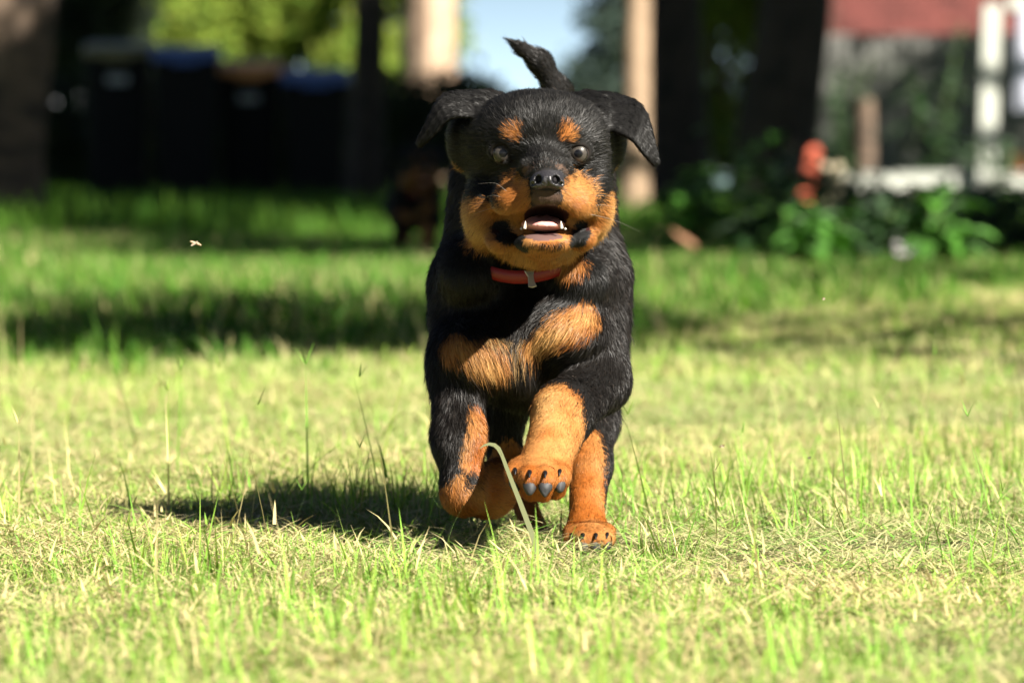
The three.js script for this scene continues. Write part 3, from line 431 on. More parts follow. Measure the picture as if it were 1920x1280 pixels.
// flow: a direction, or 'nose' (away from the nose); len: hair length in metres
const head = { flow: 'nose', len: 0.0068 }, face = { flow: 'nose', len: 0.0036 }, down = { flow: vdir(0, -1, -0.25), len: 0.0062 };
const trunkH = { flow: vdir(0, -0.55, -0.8), len: 0.009 }, breast = { flow: vdir(0, -1, 0.15), len: 0.012 };
prims.push(
  // trunk, neck, shoulders
  cap([995, 610, -0.10], 160, [988, 585, -0.22], 162, 0.03, trunkH),
  ell([1000, 540, -0.30], 150, 150, 0.085, 0.03, trunkH),
  cap([998, 355, -0.075], 152, [996, 500, -0.085], 166, 0.03, { flow: vdir(0, -0.8, -0.5), len: 0.009 }),
  cap([872, 540, -0.06], 66, [862, 700, -0.03], 50, 0.025, down),
  cap([1112, 525, -0.06], 68, [1124, 715, -0.035], 50, 0.025, down),
  ell([884, 505, -0.022], 62, 62, 0.036, 0.02, down),
  ell([1092, 520, -0.020], 58, 56, 0.034, 0.02, down),
  ell([888, 655, -0.014], 70, 58, 0.032, 0.02, { flow: vdir(0.5, -1, 0.15), len: 0.011 }),
  ell([1062, 618, -0.012], 74, 58, 0.032, 0.02, { flow: vdir(-0.7, -0.8, 0.15), len: 0.009 }),
  ell([975, 640, -0.03], 80, 95, 0.035, 0.02, breast),
  // skull, cheeks, muzzle, jaw
  ell([1008, 262, 0.012], 150, 88, 0.075, 0.02, head),
  ell([1010, 250, 0.048], 108, 66, 0.042, 0.02, head),
  ell([910, 392, 0.016], 40, 62, 0.048, 0.02, { flow: 'nose', len: 0.0072 }),
  ell([1108, 372, 0.026], 38, 76, 0.048, 0.02, { flow: 'nose', len: 0.0072 }),
  ell([1004, 430, 0.016], 84, 64, 0.046, 0.02, { flow: 'nose', len: 0.010 }),
  cap([1014, 352, 0.05], 72, [1024, 352, 0.106], 46, 0.014, face),
  cap([1012, 292, 0.066], 40, [1024, 322, 0.114], 30, 0.010, face),
  ell([966, 378, 0.080], 44, 36, 0.030, 0.016, face),
  ell([1076, 382, 0.083], 43, 37, 0.030, 0.016, face),
  ell([1020, 454, 0.091], 55, 23, 0.026, 0.008, face),
  cap([1012, 450, 0.03], 50, [1020, 452, 0.078], 30, 0.012, face),
  ell([938, 452, 0.062], 26, 22, 0.020, 0.010, face),
  ell([1092, 446, 0.066], 24, 24, 0.020, 0.010, face),
  ell([961, 249, 0.078], 18, 14, 0.008, 0.010, face),
  ell([1065, 249, 0.079], 18, 14, 0.008, 0.010, face),
  // fold of skin arching over the nose
  cap([972, 330, 0.104], 8, [986, 308, 0.112], 8, 0.005, face), cap([986, 308, 0.112], 8, [1022, 298, 0.115], 8, 0.005, face),
  cap([1022, 298, 0.115], 8, [1060, 308, 0.112], 8, 0.005, face), cap([1060, 308, 0.112], 8, [1076, 328, 0.104], 8, 0.005, face),
  // roots of the ears, sides of the neck
  ell([868, 262, -0.006], 23, 50, 0.032, 0.018, head), ell([1146, 256, -0.006], 18, 46, 0.032, 0.018, head),
  // tail
  cap([1040, 400, -0.33], 50, [1054, 260, -0.335], 28, 0.03, { flow: vdir(0, 1, 0), len: 0.006 }),
  cap([1054, 260, -0.335], 26, [1046, 172, -0.33], 22, 0.02, { flow: vdir(-0.2, 1, 0), len: 0.006 }),
  cap([1046, 172, -0.33], 22, [1013, 116, -0.325], 18, 0.012, { flow: vdir(-0.55, 0.8, 0), len: 0.005 }),
  cap([1013, 116, -0.325], 18, [976, 90, -0.32], 10, 0.012, { flow: vdir(-0.75, 0.6, 0), len: 0.005 }),
  cap([976, 90, -0.32], 9, [954, 75, -0.32], 3, 0.008, { flow: vdir(-0.8, 0.6, 0), len: 0.007 }),
  // foreleg folded under (left in the picture)
  cap([860, 690, -0.03], 52, [860, 825, -0.002], 45, 0.015, { flow: vdir(0, -1, 0), len: 0.008 }),
  cap([860, 825, -0.002], 45, [868, 918, 0.010], 36, 0.012, { flow: vdir(0, -1, 0), len: 0.005 }),
  cap([870, 926, 0.008], 38, [918, 920, -0.02], 44, 0.014, { flow: vdir(0.7, -0.2, -0.5), len: 0.0045 }),
  cap([918, 920, -0.02], 44, [936, 900, -0.075], 40, 0.014, { flow: vdir(0.5, 0.2, -0.8), len: 0.0045 }),
  // foreleg reaching forward (right in the picture)
  cap([1124, 715, -0.035], 50, [1058, 772, 0.04], 54, 0.018, { flow: vdir(-0.5, -0.8, 0.3), len: 0.005 }),
  cap([1058, 772, 0.04], 55, [1028, 856, 0.084], 47, 0.012, { flow: vdir(-0.4, -0.8, 0.4), len: 0.0034 }),
  ell([1012, 892, 0.100], 48, 45, 0.028, 0.014, { flow: vdir(-0.2, -0.8, 0.5), len: 0.0028 }),
  // hind leg swung forward (right in the picture)
  cap([1082, 600, -0.25], 95, [1108, 790, -0.13], 48, 0.03, { flow: vdir(0, -1, 0), len: 0.010 }),
  cap([1108, 790, -0.13], 48, [1106, 870, -0.09], 38, 0.012, { flow: vdir(0, -1, 0.1), len: 0.0045 }),
  cap([1106, 870, -0.09], 38, [1100, 975, -0.052], 32, 0.012, { flow: vdir(0, -1, 0.2), len: 0.0034 }),
  ell([1104, 1002, -0.032], 44, 28, 0.034, 0.012, { flow: vdir(0, -0.6, 0.8), len: 0.005 }),
  // the other hind leg
  cap([905, 600, -0.25], 92, [932, 780, -0.20], 44, 0.03, { flow: vdir(0, -1, 0), len: 0.010 }),
  cap([932, 780, -0.20], 42, [952, 870, -0.20], 28, 0.015, { flow: vdir(0, -1, 0), len: 0.006 }),
  cap([952, 870, -0.20], 28, [1001, 985, -0.14], 20, 0.015, { flow: vdir(0.3, -1, 0.2), len: 0.006 }),
  ell([1003, 1006, -0.12], 30, 18, 0.028, 0.010, { flow: vdir(0, -0.6, 0.8), len: 0.005 }),
);
// toes: position, radius; the pads and claws below use the same list
const toes = [
  [966, 892, 0.120, 19], [993, 897, 0.133, 20], [1022, 898, 0.134, 20], [1049, 894, 0.122, 19],
  [1072, 1012, 0.000, 16], [1093, 1013, 0.010, 17], [1117, 1013, 0.011, 17], [1138, 1011, 0.001, 16],
];
for (const [X, Y, z, r] of toes) { prims.push(cap([X + (z > 0.05 ? 4 : 0), Y - 14, z - 0.022], r, [X, Y, z], r, 0.006, { flow: vdir(0, -0.6, 0.8), len: 0.003 })); if (z > 0.05) prims.push(cap([X, Y, z - 0.004], r, [X + (1010 - X) * 0.12, Y + 26, z - 0.012], r * 0.86, 0.006, { flow: vdir(0, -0.9, 0.3), len: 0.003 })); }
for (const [X, Y, z, r] of [[930, 878, -0.10, 18], [950, 892, -0.105, 18], [962, 915, -0.10, 17]]) prims.push(cap([X - 4, Y + 6, z + 0.03], r, [X, Y, z], r, 0.006, { flow: vdir(0.3, 0.2, -0.9), len: 0.005 }));
// ears: thin folded flaps
const earH = (x, y) => ({ flow: vdir(x, y, 0.1), len: 0.0035, ear: true });
const ears = [
  { s: -1, top: [[938, 181, -0.012], [892, 175, -0.006], [852, 176, 0.002], [827, 190, 0.018], [808, 230, 0.027], [789, 270, 0.031]], low: [[914, 226, 0.044], [892, 218, 0.050], [868, 215, 0.053], [842, 220, 0.051], [816, 246, 0.044], [790, 272, 0.033]] },
  { s: 1, top: [[1080, 181, -0.012], [1125, 176, -0.006], [1166, 183, 0.002], [1200, 200, 0.018], [1217, 248, 0.034], [1228, 304, 0.045]], low: [[1120, 233, 0.044], [1142, 240, 0.050], [1164, 248, 0.054], [1187, 260, 0.056], [1206, 284, 0.053], [1226, 307, 0.047]] },
];
for (const { s, top, low } of ears) {
  const a = new THREE.CatmullRomCurve3(top.map((q) => P(...q))), b = new THREE.CatmullRomCurve3(low.map((q) => P(...q))), N = 12, M = 4;
  const g = (i, j) => { const u = i / N, v = j / M; return a.getPoint(u).lerp(b.getPoint(u), v).add(V(0.003 * s, 0.004, 0.002).multiplyScalar(Math.sin(v * Math.PI) * 4 * (0.3 + u * (1 - u)) * 0.6)); };
  for (let i = 0; i < N; i++) for (let j = 0; j < M; j++) {
    const q = [g(i, j), g(i + 1, j), g(i + 1, j + 1), g(i, j + 1)], th = 0.0027 - 0.0008 * (i / N), H = earH(s * (0.5 + 0.4 * (i < 5)), -0.6 + (i < 5 ? 0.6 : 0));
    prims.push(add({ t: 'tri', a: q[0], b: q[1], d: q[2], th, k: i < 2 ? 0.006 : 0.0008, ...H }), add({ t: 'tri', a: q[0], b: q[2], d: q[3], th, k: i < 2 ? 0.006 : 0.0008, ...H }));
  }
}
for (const [X, Y, s] of [[942, 285, -1], [1086, 286, 1]]) {           // eyelids: a rim round each eye, the upper lid standing proud
  const N = 14, ring = (i) => { const a = i / N * 2 * Math.PI, up = Math.sin(a); return [X + 20 * Math.cos(a), Y - (up > 0 ? 15.5 : 14.5) * up - 2.5 * s * Math.cos(a), 0.0783 + (up > 0 ? 0.0016 * up : 0.0004) - 0.0022 * Math.max(0, s * Math.cos(a))]; };
  for (let i = 0; i < N; i++) prims.push(cap(ring(i), 2.6 + (i < N / 2 ? 0.8 : 0), ring(i + 1), 2.6 + (i < N / 2 ? 0.8 : 0), 0.005, { flow: 'nose', len: 0.003 }));
}
carve.push(
  ell([1024, 412, 0.118], 45, 26, 0.05, 0.007),
  cap([990, 415, 0.105], 16, [940, 422, 0.075], 24, 0.008), cap([1060, 418, 0.105], 12, [1096, 420, 0.078], 14, 0.008),
  cap([1056, 420, 0.10], 13, [1098, 422, 0.070], 9, 0.006),
  ell([942, 285.5, 0.092], 20, 15, 0.017, 0.0015),
  ell([1086, 286.5, 0.092], 20, 15, 0.017, 0.0015),
);

function surfaceNets(f, lo, hi, cell, block) {
  const n = [0, 1, 2].map((a) => Math.ceil((hi.getComponent(a) - lo.getComponent(a)) / cell / block) * block), [nx, ny, nz] = n, sx = nx + 1, sy = ny + 1;
  const val = new Float32Array(sx * sy * (nz + 1)).fill(NaN), at = (i, j, k) => (k * sy + j) * sx + i, p = V(0, 0, 0), half = block * cell * 0.5, blocks = [];
  for (let K = 0; K < nz; K += block) for (let J = 0; J < ny; J += block) for (let I = 0; I < nx; I += block) {
    p.set(lo.x + I * cell + half, lo.y + J * cell + half, lo.z + K * cell + half);
    if (Math.abs(f(p)) > half * 1.74 + 0.006) continue;
    blocks.push([I, J, K]);
    for (let k = 0; k <= block; k++) for (let j = 0; j <= block; j++) for (let i = 0; i <= block; i++) {
      const q = at(I + i, J + j, K + k);
      if (val[q] === val[q]) continue;
      val[q] = f(p.set(lo.x + (I + i) * cell, lo.y + (J + j) * cell, lo.z + (K + k) * cell));
    }
  }
  const pos = [], idx = [], vid = new Map();
  const corner = [[0, 0, 0], [1, 0, 0], [0, 1, 0], [1, 1, 0], [0, 0, 1], [1, 0, 1], [0, 1, 1], [1, 1, 1]], edges = [[0, 1], [2, 3], [4, 5], [6, 7], [0, 2], [1, 3], [4, 6], [5, 7], [0, 4], [1, 5], [2, 6], [3, 7]];
  const vert = (i, j, k) => {
    const key = at(i, j, k);
    let id = vid.get(key);
    if (id !== undefined) return id;
    let x = 0, y = 0, z = 0, c = 0;
    for (const [a, b] of edges) {
      const A = corner[a], B = corner[b], va = val[at(i + A[0], j + A[1], k + A[2])], vb = val[at(i + B[0], j + B[1], k + B[2])];
      if (!((va < 0) !== (vb < 0)) || va !== va || vb !== vb) continue;
      const t = va / (va - vb);
      x += A[0] + t * (B[0] - A[0]); y += A[1] + t * (B[1] - A[1]); z += A[2] + t * (B[2] - A[2]); c++;
    }
    if (!c) return -1;
    id = pos.length / 3; pos.push(lo.x + (i + x / c) * cell, lo.y + (j + y / c) * cell, lo.z + (k + z / c) * cell); vid.set(key, id);
    return id;
  };
  const quad = (a, b, c, d, flip) => { if (a < 0 || b < 0 || c < 0 || d < 0) return; if (flip) idx.push(a, c, b, a, d, c); else idx.push(a, b, c, a, c, d); };
  for (const [I, J, K] of blocks) for (let k = K; k < K + block; k++) for (let j = J; j < J + block; j++) for (let i = I; i < I + block; i++) {
    if (!i || !j || !k) continue;
    const v0 = val[at(i, j, k)];
    let v1 = val[at(i + 1, j, k)];
    if (v1 === v1 && (v0 < 0) !== (v1 < 0)) quad(vert(i, j - 1, k - 1), vert(i, j, k - 1), vert(i, j, k), vert(i, j - 1, k), v0 > 0);
    v1 = val[at(i, j + 1, k)];
    if (v1 === v1 && (v0 < 0) !== (v1 < 0)) quad(vert(i - 1, j, k - 1), vert(i - 1, j, k), vert(i, j, k), vert(i, j, k - 1), v0 > 0);
    v1 = val[at(i, j, k + 1)];
    if (v1 === v1 && (v0 < 0) !== (v1 < 0)) quad(vert(i - 1, j - 1, k), vert(i, j - 1, k), vert(i, j, k), vert(i - 1, j, k), v0 > 0);
  }
  const nor = new Float32Array(pos.length), e = cell * 0.6, g = V(0, 0, 0);
  for (let q = 0; q < pos.length; q += 3) {
    const x = pos[q], y = pos[q + 1], z = pos[q + 2];
    g.set(f(p.set(x + e, y, z)) - f(p.set(x - e, y, z)), f(p.set(x, y + e, z)) - f(p.set(x, y - e, z)), f(p.set(x, y, z + e)) - f(p.set(x, y, z - e))).normalize();
    nor[q] = g.x; nor[q + 1] = g.y; nor[q + 2] = g.z;
  }
  return { pos, nor, idx };
}
function skinMesh(f, lo, hi, cell) {
  const m = surfaceNets(f, lo, hi, cell, 6), g = new THREE.BufferGeometry();
  g.setAttribute('position', new THREE.Float32BufferAttribute(m.pos, 3)); g.setAttribute('normal', new THREE.BufferAttribute(m.nor, 3)); g.setIndex(m.idx);
  return wound(g);
}

// coat colours, each a region round points of the body
const mk = (list) => (p) => { let d = 1; for (const o of list) { const lb = Math.sqrt((p.x - o.c.x) ** 2 + (p.y - o.c.y) ** 2 + (p.z - o.c.z) ** 2) - o.br; if (lb < d) d = Math.min(d, dist(o, p)); } return d; };
const tanD = mk([
  ell([966, 374, 0.09], 35, 52, 0.05, 0), ell([1080, 374, 0.09], 38, 53, 0.05, 0),
  ell([1008, 425, 0.065], 152, 58, 0.062, 0), ell([1010, 462, 0.06], 112, 50, 0.055, 0), ell([894, 424, 0.04], 48, 52, 0.05, 0), ell([1132, 412, 0.035], 42, 50, 0.05, 0), ell([1062, 492, 0.045], 52, 34, 0.05, 0),
  cap([855, 322, 0.012], 13, [855, 390, 0.02], 20, 0), cap([1160, 326, 0.015], 12, [1158, 390, 0.025], 20, 0),
  ell([963, 251, 0.09], 13.5, 13, 0.015, 0), ell([1064, 251, 0.09], 13.5, 14, 0.015, 0),
  cap([846, 648, 0.01], 23, [925, 672, 0.015], 30, 0), cap([1002, 648, 0.012], 22, [1048, 622, 0.018], 30, 0), cap([1048, 622, 0.018], 30, [1108, 590, 0.012], 28, 0),
  cap([1035, 775, 0.06], 58, [1012, 900, 0.115], 78, 0), cap([1062, 800, 0.07], 40, [1040, 860, 0.09], 50, 0),
  cap([898, 778, 0.006], 26, [896, 860, 0.02], 38, 0), cap([864, 945, 0.015], 64, [950, 915, -0.06], 90, 0),
  cap([1094, 820, -0.085], 36, [1090, 930, -0.045], 52, 0), cap([1098, 985, -0.04], 60, [1104, 1030, -0.01], 75, 0),
  cap([945, 800, -0.15], 30, [965, 880, -0.18], 45, 0), cap([965, 890, -0.18], 60, [1004, 1020, -0.12], 60, 0),
 ]);
const lipD = mk([ell([938, 425, 0.085], 27, 21, 0.035, 0), ell([962, 447, 0.092], 27, 18, 0.03, 0), ell([948, 435, 0.09], 27, 23, 0.034, 0), ell([1086, 438, 0.09], 17, 20, 0.032, 0), ell([978, 466, 0.1], 15, 11, 0.02, 0), ell([974, 420, 0.11], 18, 12, 0.022, 0), ell([1092, 430, 0.085], 20, 22, 0.03, 0), ell([1082, 452, 0.092], 20, 15, 0.025, 0), ell([1070, 418, 0.105], 15, 9, 0.02, 0)]);
const philD = mk([ell([1024, 372, 0.13], 29, 22, 0.035, 0), cap([985, 322, 0.115], 7, [1022, 309, 0.122], 7, 0), cap([1022, 309, 0.122], 7, [1062, 322, 0.115], 7, 0)]);
const gumD = mk([ell([1021, 438, 0.114], 46, 13, 0.02, 0)]);
const mouthD = mk([ell([1024, 412, 0.112], 49, 29, 0.055, 0), cap([990, 420, 0.10], 16, [932, 424, 0.066], 15, 0), cap([1060, 420, 0.10], 15, [1098, 424, 0.070], 12, 0)]);
const eyeD = mk([ell([942, 284, 0.081], 24, 19.5, 0.012, 0), ell([1086, 285, 0.081], 24, 19.5, 0.012, 0)]);
const noseD = mk([ell([1026, 338, 0.124], 31, 21, 0.014, 0)]);
const blackM = mk([cap([836, 740, 0.015], 38, [826, 876, 0.012], 40, 0), cap([1135, 760, 0.03], 44, [1125, 815, 0.05], 24, 0), ell([884, 900, 0.025], 13, 18, 0.02, 0)]);
function coat(p, rnd) {                                                // [r, g, b, hair length factor, kind]
  const w = 0.002 * noise(p.x * 260, p.y * 260, p.z * 260) + 0.002 * noise(p.x * 90, p.y * 90, p.z * 90) + 0.009 * (rnd - 0.5);
  if (mouthD(p) < 0 && lipD(p) > -0.004) return [0.022, 0.005, 0.005, 0, 'mouth'];
  if (noseD(p) < 0) return [0.012, 0.011, 0.012, 0, 'nose'];
  if (eyeD(p) < -0.0006) return [0.008, 0.006, 0.005, 0, 'eye'];
  if (gumD(p) < w * 0.1) return [0.09, 0.05, 0.044, 0.12, 'gum'];
  if (lipD(p) + w * 0.2 < 0) return [0.007, 0.007, 0.007, 0.8, 'lip'];
  if (philD(p) + w * 0.8 < 0) return [0.06, 0.036, 0.025, 0.6, 'phil'];
  const t = tanD(p) + w;
  if (t < 0 && blackM(p) + w * 1.2 > 0) {
    const deep = smoothstep(-t, 0.001, 0.012), blond = 0.5 + 0.5 * noise(p.x * 40, p.y * 40, p.z * 40);
    const pale = 0.55 * smoothstep(p.y, 0.10, 0.15) * (1 - smoothstep(p.y, 0.19, 0.22)) + 0.35 * smoothstep(p.y, 0.2, 0.22) * (1 - smoothstep(p.z, 0.045, 0.075)) - 0.25 * (1 - smoothstep(p.y, 0.06, 0.11));
    const f = clamp(0.35 * blond + pale * deep + 0.1 + 0.22 * noise(p.x * 75, p.y * 55, p.z * 75 + 3), 0, 1);
    return [lerp(0.23, 0.42, f), lerp(0.066, 0.24, f), lerp(0.008, 0.085, f), 1, 'tan'];
  }
  return [0.0042, 0.0038, 0.0034, 1, 'black'];
}

const pup = thing('puppy', 'black and tan puppy in sharp focus running towards the camera with open mouth', 'puppy', [0, 0, 0], 0);
const bodyGeo = skinMesh(skin, V(-0.12, -0.015, -0.42), V(0.15, 0.45, 0.16), 0.0017);
{
  const q = bodyGeo.attributes.position, c = new Float32Array(q.count * 3), p = V(0, 0, 0);
  for (let i = 0; i < q.count; i++) { const k = coat(p.fromBufferAttribute(q, i), 0.5), s = k[4] === 'black' ? 0.7 : 1; c[3 * i] = k[0] * s; c[3 * i + 1] = k[1] * s; c[3 * i + 2] = k[2] * s; }
  bodyGeo.setAttribute('color', new THREE.BufferAttribute(c, 3));
}
part(pup, 'body', bodyGeo, new THREE.MeshPhysicalMaterial({ vertexColors: true, roughness: 0.8, specularIntensity: 0.35 }));

// hairs
const noGrow = [];
const ringC = P(998, 442, -0.075), ringF = P(984, 519, 0.020), ringU = V(0.052, 0.003, 0);   // the collar's ring: centre, foremost point, half width
function hairs(geo, target) {
  const r = rng(777), q = geo.attributes.position, nn = geo.attributes.normal, ix = geo.index.array, T = new Tris();
  const a = V(0, 0, 0), b = V(0, 0, 0), c = V(0, 0, 0), p = V(0, 0, 0), n = V(0, 0, 0), f = V(0, 0, 0), n2 = V(0, 0, 0), side = V(0, 0, 0), mid = V(0, 0, 0), tip = V(0, 0, 0), d0 = V(0, 0, 0), d1 = V(0, 0, 0), e1 = V(0, 0, 0), e2 = V(0, 0, 0), hn = V(0, 0, 0), w = V(0, 0, 0);
  for (let t = 0; t < ix.length; t += 3) {
    a.fromBufferAttribute(q, ix[t]); b.fromBufferAttribute(q, ix[t + 1]); c.fromBufferAttribute(q, ix[t + 2]);
    n.fromBufferAttribute(nn, ix[t]);
    const area = e1.subVectors(b, a).cross(e2.subVectors(c, a)).length() / 2;
    const isHead = a.z > 0 && a.y > 0.2, front = n.z > -0.25 && a.z > -0.12;
    let want = area * (isHead ? 3.2e6 : front ? 2.0e6 : 3.4e5), count = Math.floor(want) + (r() < want % 1 ? 1 : 0);
    while (count-- > 0) {
      let u = r(), v = r(); if (u + v > 1) { u = 1 - u; v = 1 - v; }
      p.copy(a).addScaledVector(e1.subVectors(b, a), u).addScaledVector(e2.subVectors(c, a), v);
      n.fromBufferAttribute(nn, ix[t]).multiplyScalar(1 - u - v).addScaledVector(n2.fromBufferAttribute(nn, ix[t + 1]), u).addScaledVector(n2.fromBufferAttribute(nn, ix[t + 2]), v).normalize();
      const k = coat(p, r());
      if (k[3] <= 0) continue;
      // blend flow and length of the nearest primitives
      let dm = 1; const near = [];
      for (const o of prims) { const lb = p.distanceTo(o.c) - o.br; if (lb > dm + 0.015) continue; const d = dist(o, p); near.push([o, d]); if (d < dm) dm = d; }
      f.set(0, 0, 0); let L = 0, ws = 0, ear = false;
      for (const [o, d] of near) {
        const wt = Math.exp(-(d - dm) / 0.004); if (wt < 0.01) continue;
        if (o.flow === 'nose') { w.subVectors(p, G.nose); w.z *= 0.8; if (p.y < G.nose.y) w.y *= 1.1; w.normalize(); f.addScaledVector(w, wt); } else f.addScaledVector(o.flow, wt);
        L += o.len * wt; ws += wt; if (o.ear && d - dm < 0.001) ear = true;
      }
      L /= ws;
      // collar: no hair under the band, short round it
      w.subVectors(p, ringC); const vF = e1.subVectors(ringF, ringC), pn = e2.crossVectors(ringU, vF).normalize(), off = Math.abs(w.dot(pn));
      if (!isHead && off < 0.012 && p.z > -0.03 && p.y > 0.17) { if (off < 0.009 && p.x > ringF.x - 0.023 && p.x < ringF.x + 0.016) continue; L *= 0.6; }
      if (k[4] === 'tan' && p.z < 0.07 && p.y > 0.2 && p.y < 0.30 && n.y < 0.3) L *= p.x > 0.03 ? 1.4 : 1.1;                          // fringe of cheeks and throat
      if (p.y > 0.125 && p.y < 0.165 && p.z > 0 && !isHead) { if (Math.abs(p.x + 0.012) < 0.03) L *= 1.5; }  // breast tuft
      L *= k[3] * (0.7 + 0.6 * r());
      const clump = k[4] === 'tan' ? 0.17 : isHead ? 0.24 : 0.26;
      f.normalize();
      f.x += clump * noise(p.x * 130, p.y * 130, p.z * 130 + 7) + 0.35 * (r() - 0.5) + 0.28 * noise(p.x * 420, p.y * 420, p.z * 420);
      f.y += clump * noise(p.x * 130 + 31, p.y * 130, p.z * 130) + 0.35 * (r() - 0.5) + 0.28 * noise(p.x * 420 + 50, p.y * 420, p.z * 420);
      f.z += clump * noise(p.x * 130, p.y * 130 + 17, p.z * 130) + 0.35 * (r() - 0.5);
      f.addScaledVector(n, -f.dot(n)); if (f.lengthSq() < 1e-6) continue; f.normalize();
      const lift = (ear ? 0.15 : 0.32) + 0.45 * r() * r() + 0.2 * noise(p.x * 200, p.y * 200, p.z * 200 + 90);
      d0.copy(f).addScaledVector(n, Math.max(0.1, lift)).normalize();
      d1.copy(f).addScaledVector(n, Math.max(0, lift * 0.5 - 0.1)); d1.y -= L > 0.012 ? 0.35 : 0.1; d1.normalize();
      p.addScaledVector(n, -0.0004);
      mid.copy(p).addScaledVector(d0, L * 0.5); tip.copy(mid).addScaledVector(d1, L * 0.5);
      side.crossVectors(d0, n).normalize();
      const tw = (r() - 0.5) * 2.0; hn.crossVectors(side, d0).normalize(); if (hn.dot(n) < 0) hn.negate();
      w.copy(side).multiplyScalar(Math.cos(tw)).addScaledVector(hn, Math.sin(tw));
      const guard = (isHead || p.y > 0.1) && r() < 0.06, wide = (isHead ? 0.00010 : front ? 0.00012 : 0.00026) * (0.7 + 0.6 * r()) * (k[3] < 0.5 ? 0.7 : 1) * (guard ? (isHead ? 1.7 : 2.0) : 1);
      if (guard) { mid.addScaledVector(n, L * 0.12); tip.addScaledVector(n, L * 0.2).addScaledVector(d1, L * 0.15); }
      // outward normal of this ribbon, softened towards the skin's
      e1.crossVectors(w, d0).normalize(); if (e1.dot(n) < 0) e1.negate();
      hn.copy(e1).lerp(n, k[4] === 'tan' ? 0.4 : ear ? 0.5 : 0.25).normalize();
      let cr = k[0], cg = k[1], cb = k[2]; const g = 0.75 + 0.5 * r();
      if (k[4] === 'black' || k[4] === 'lip') { const pale = r() < (ear || p.z < -0.28 ? 0.01 : isHead && p.y > 0.31 ? 0.08 : 0.025) ? 6 : 1; cr *= g * pale; cg *= g * pale; cb *= g * pale; if (!isHead) { cr *= 1.25; cb *= 0.85; } if (p.y > 0.13 && p.y < 0.18 && p.z > 0.005 && Math.abs(p.x + 0.003) < 0.022 && r() < 0.5) { cr = 0.18; cg = 0.11; cb = 0.045; } }
      else { cr *= g; cg *= g; cb *= g; if (r() < 0.07) { cr *= 0.25; cg *= 0.3; cb *= 0.5; } }
      const tipc = k[4] === 'tan' ? 1.15 : 1.3, C0 = [cr * 0.85, cg * 0.8, cb * 0.8], C1 = [cr, cg, cb], C2 = [cr * tipc, cg * tipc * 1.05, cb * tipc];
      const v0 = T.v(e1.copy(p).addScaledVector(w, wide), hn, C0), v1 = T.v(e1.copy(p).addScaledVector(w, -wide), hn, C0), v2 = T.v(e1.copy(mid).addScaledVector(w, wide * 0.8), hn, C1), v3 = T.v(e1.copy(mid).addScaledVector(w, -wide * 0.8), hn, C1), v4 = T.v(tip, hn, C2);
      // wind so that the face looks outwards
      e1.crossVectors(w, d0);
      if (e1.dot(n) > 0) { T.tri(v0, v2, v1); T.tri(v2, v3, v1); T.tri(v2, v4, v3); } else { T.tri(v0, v1, v2); T.tri(v2, v1, v3); T.tri(v2, v3, v4); }
    }
  }
  return T;
}
const coatT = hairs(bodyGeo);
console.log('hairs', coatT.count / 5, 'skin tris', bodyGeo.index.count / 3);
tag(part(pup, 'fur', coatT.geo(), new THREE.MeshPhysicalMaterial({ side: THREE.DoubleSide, vertexColors: true, roughness: 0.5, specularIntensity: 0.5 })), 0, 0, 0, 'stuff');

// eyes
const eyeM = new THREE.MeshPhysicalMaterial({ vertexColors: true, roughness: 0.35, specularIntensity: 0.4, clearcoat: 0.28, clearcoatRoughness: 0.04 });
for (const [X, Y, lx, ly] of [[943, 286, 0.02, -0.06], [1085, 287, -0.04, -0.06]]) {
  const g = new THREE.SphereGeometry(0.0094, 160, 120), c = [], gaze = vdir(lx, ly, 1), p = V(0, 0, 0);
  for (let i = 0; i < g.attributes.position.count; i++) {
    const a = p.fromBufferAttribute(g.attributes.position, i).normalize().angleTo(gaze), s = 0.8 + 0.3 * noise(p.x * 14, p.y * 14, p.z * 3);
    if (a < 0.36) c.push(0.002, 0.002, 0.003); else if (a < 0.78) c.push(0.046 * s, 0.040 * s, 0.034 * s); else if (a < 0.95) c.push(0.008, 0.007, 0.006); else c.push(0.05, 0.035, 0.03);
  }
  g.setAttribute('color', new THREE.Float32BufferAttribute(c, 3));
  const e = part(pup, 'eye', g, eyeM); e.position.copy(P(X, Y, X < 1000 ? 0.0752 : 0.0745));
}
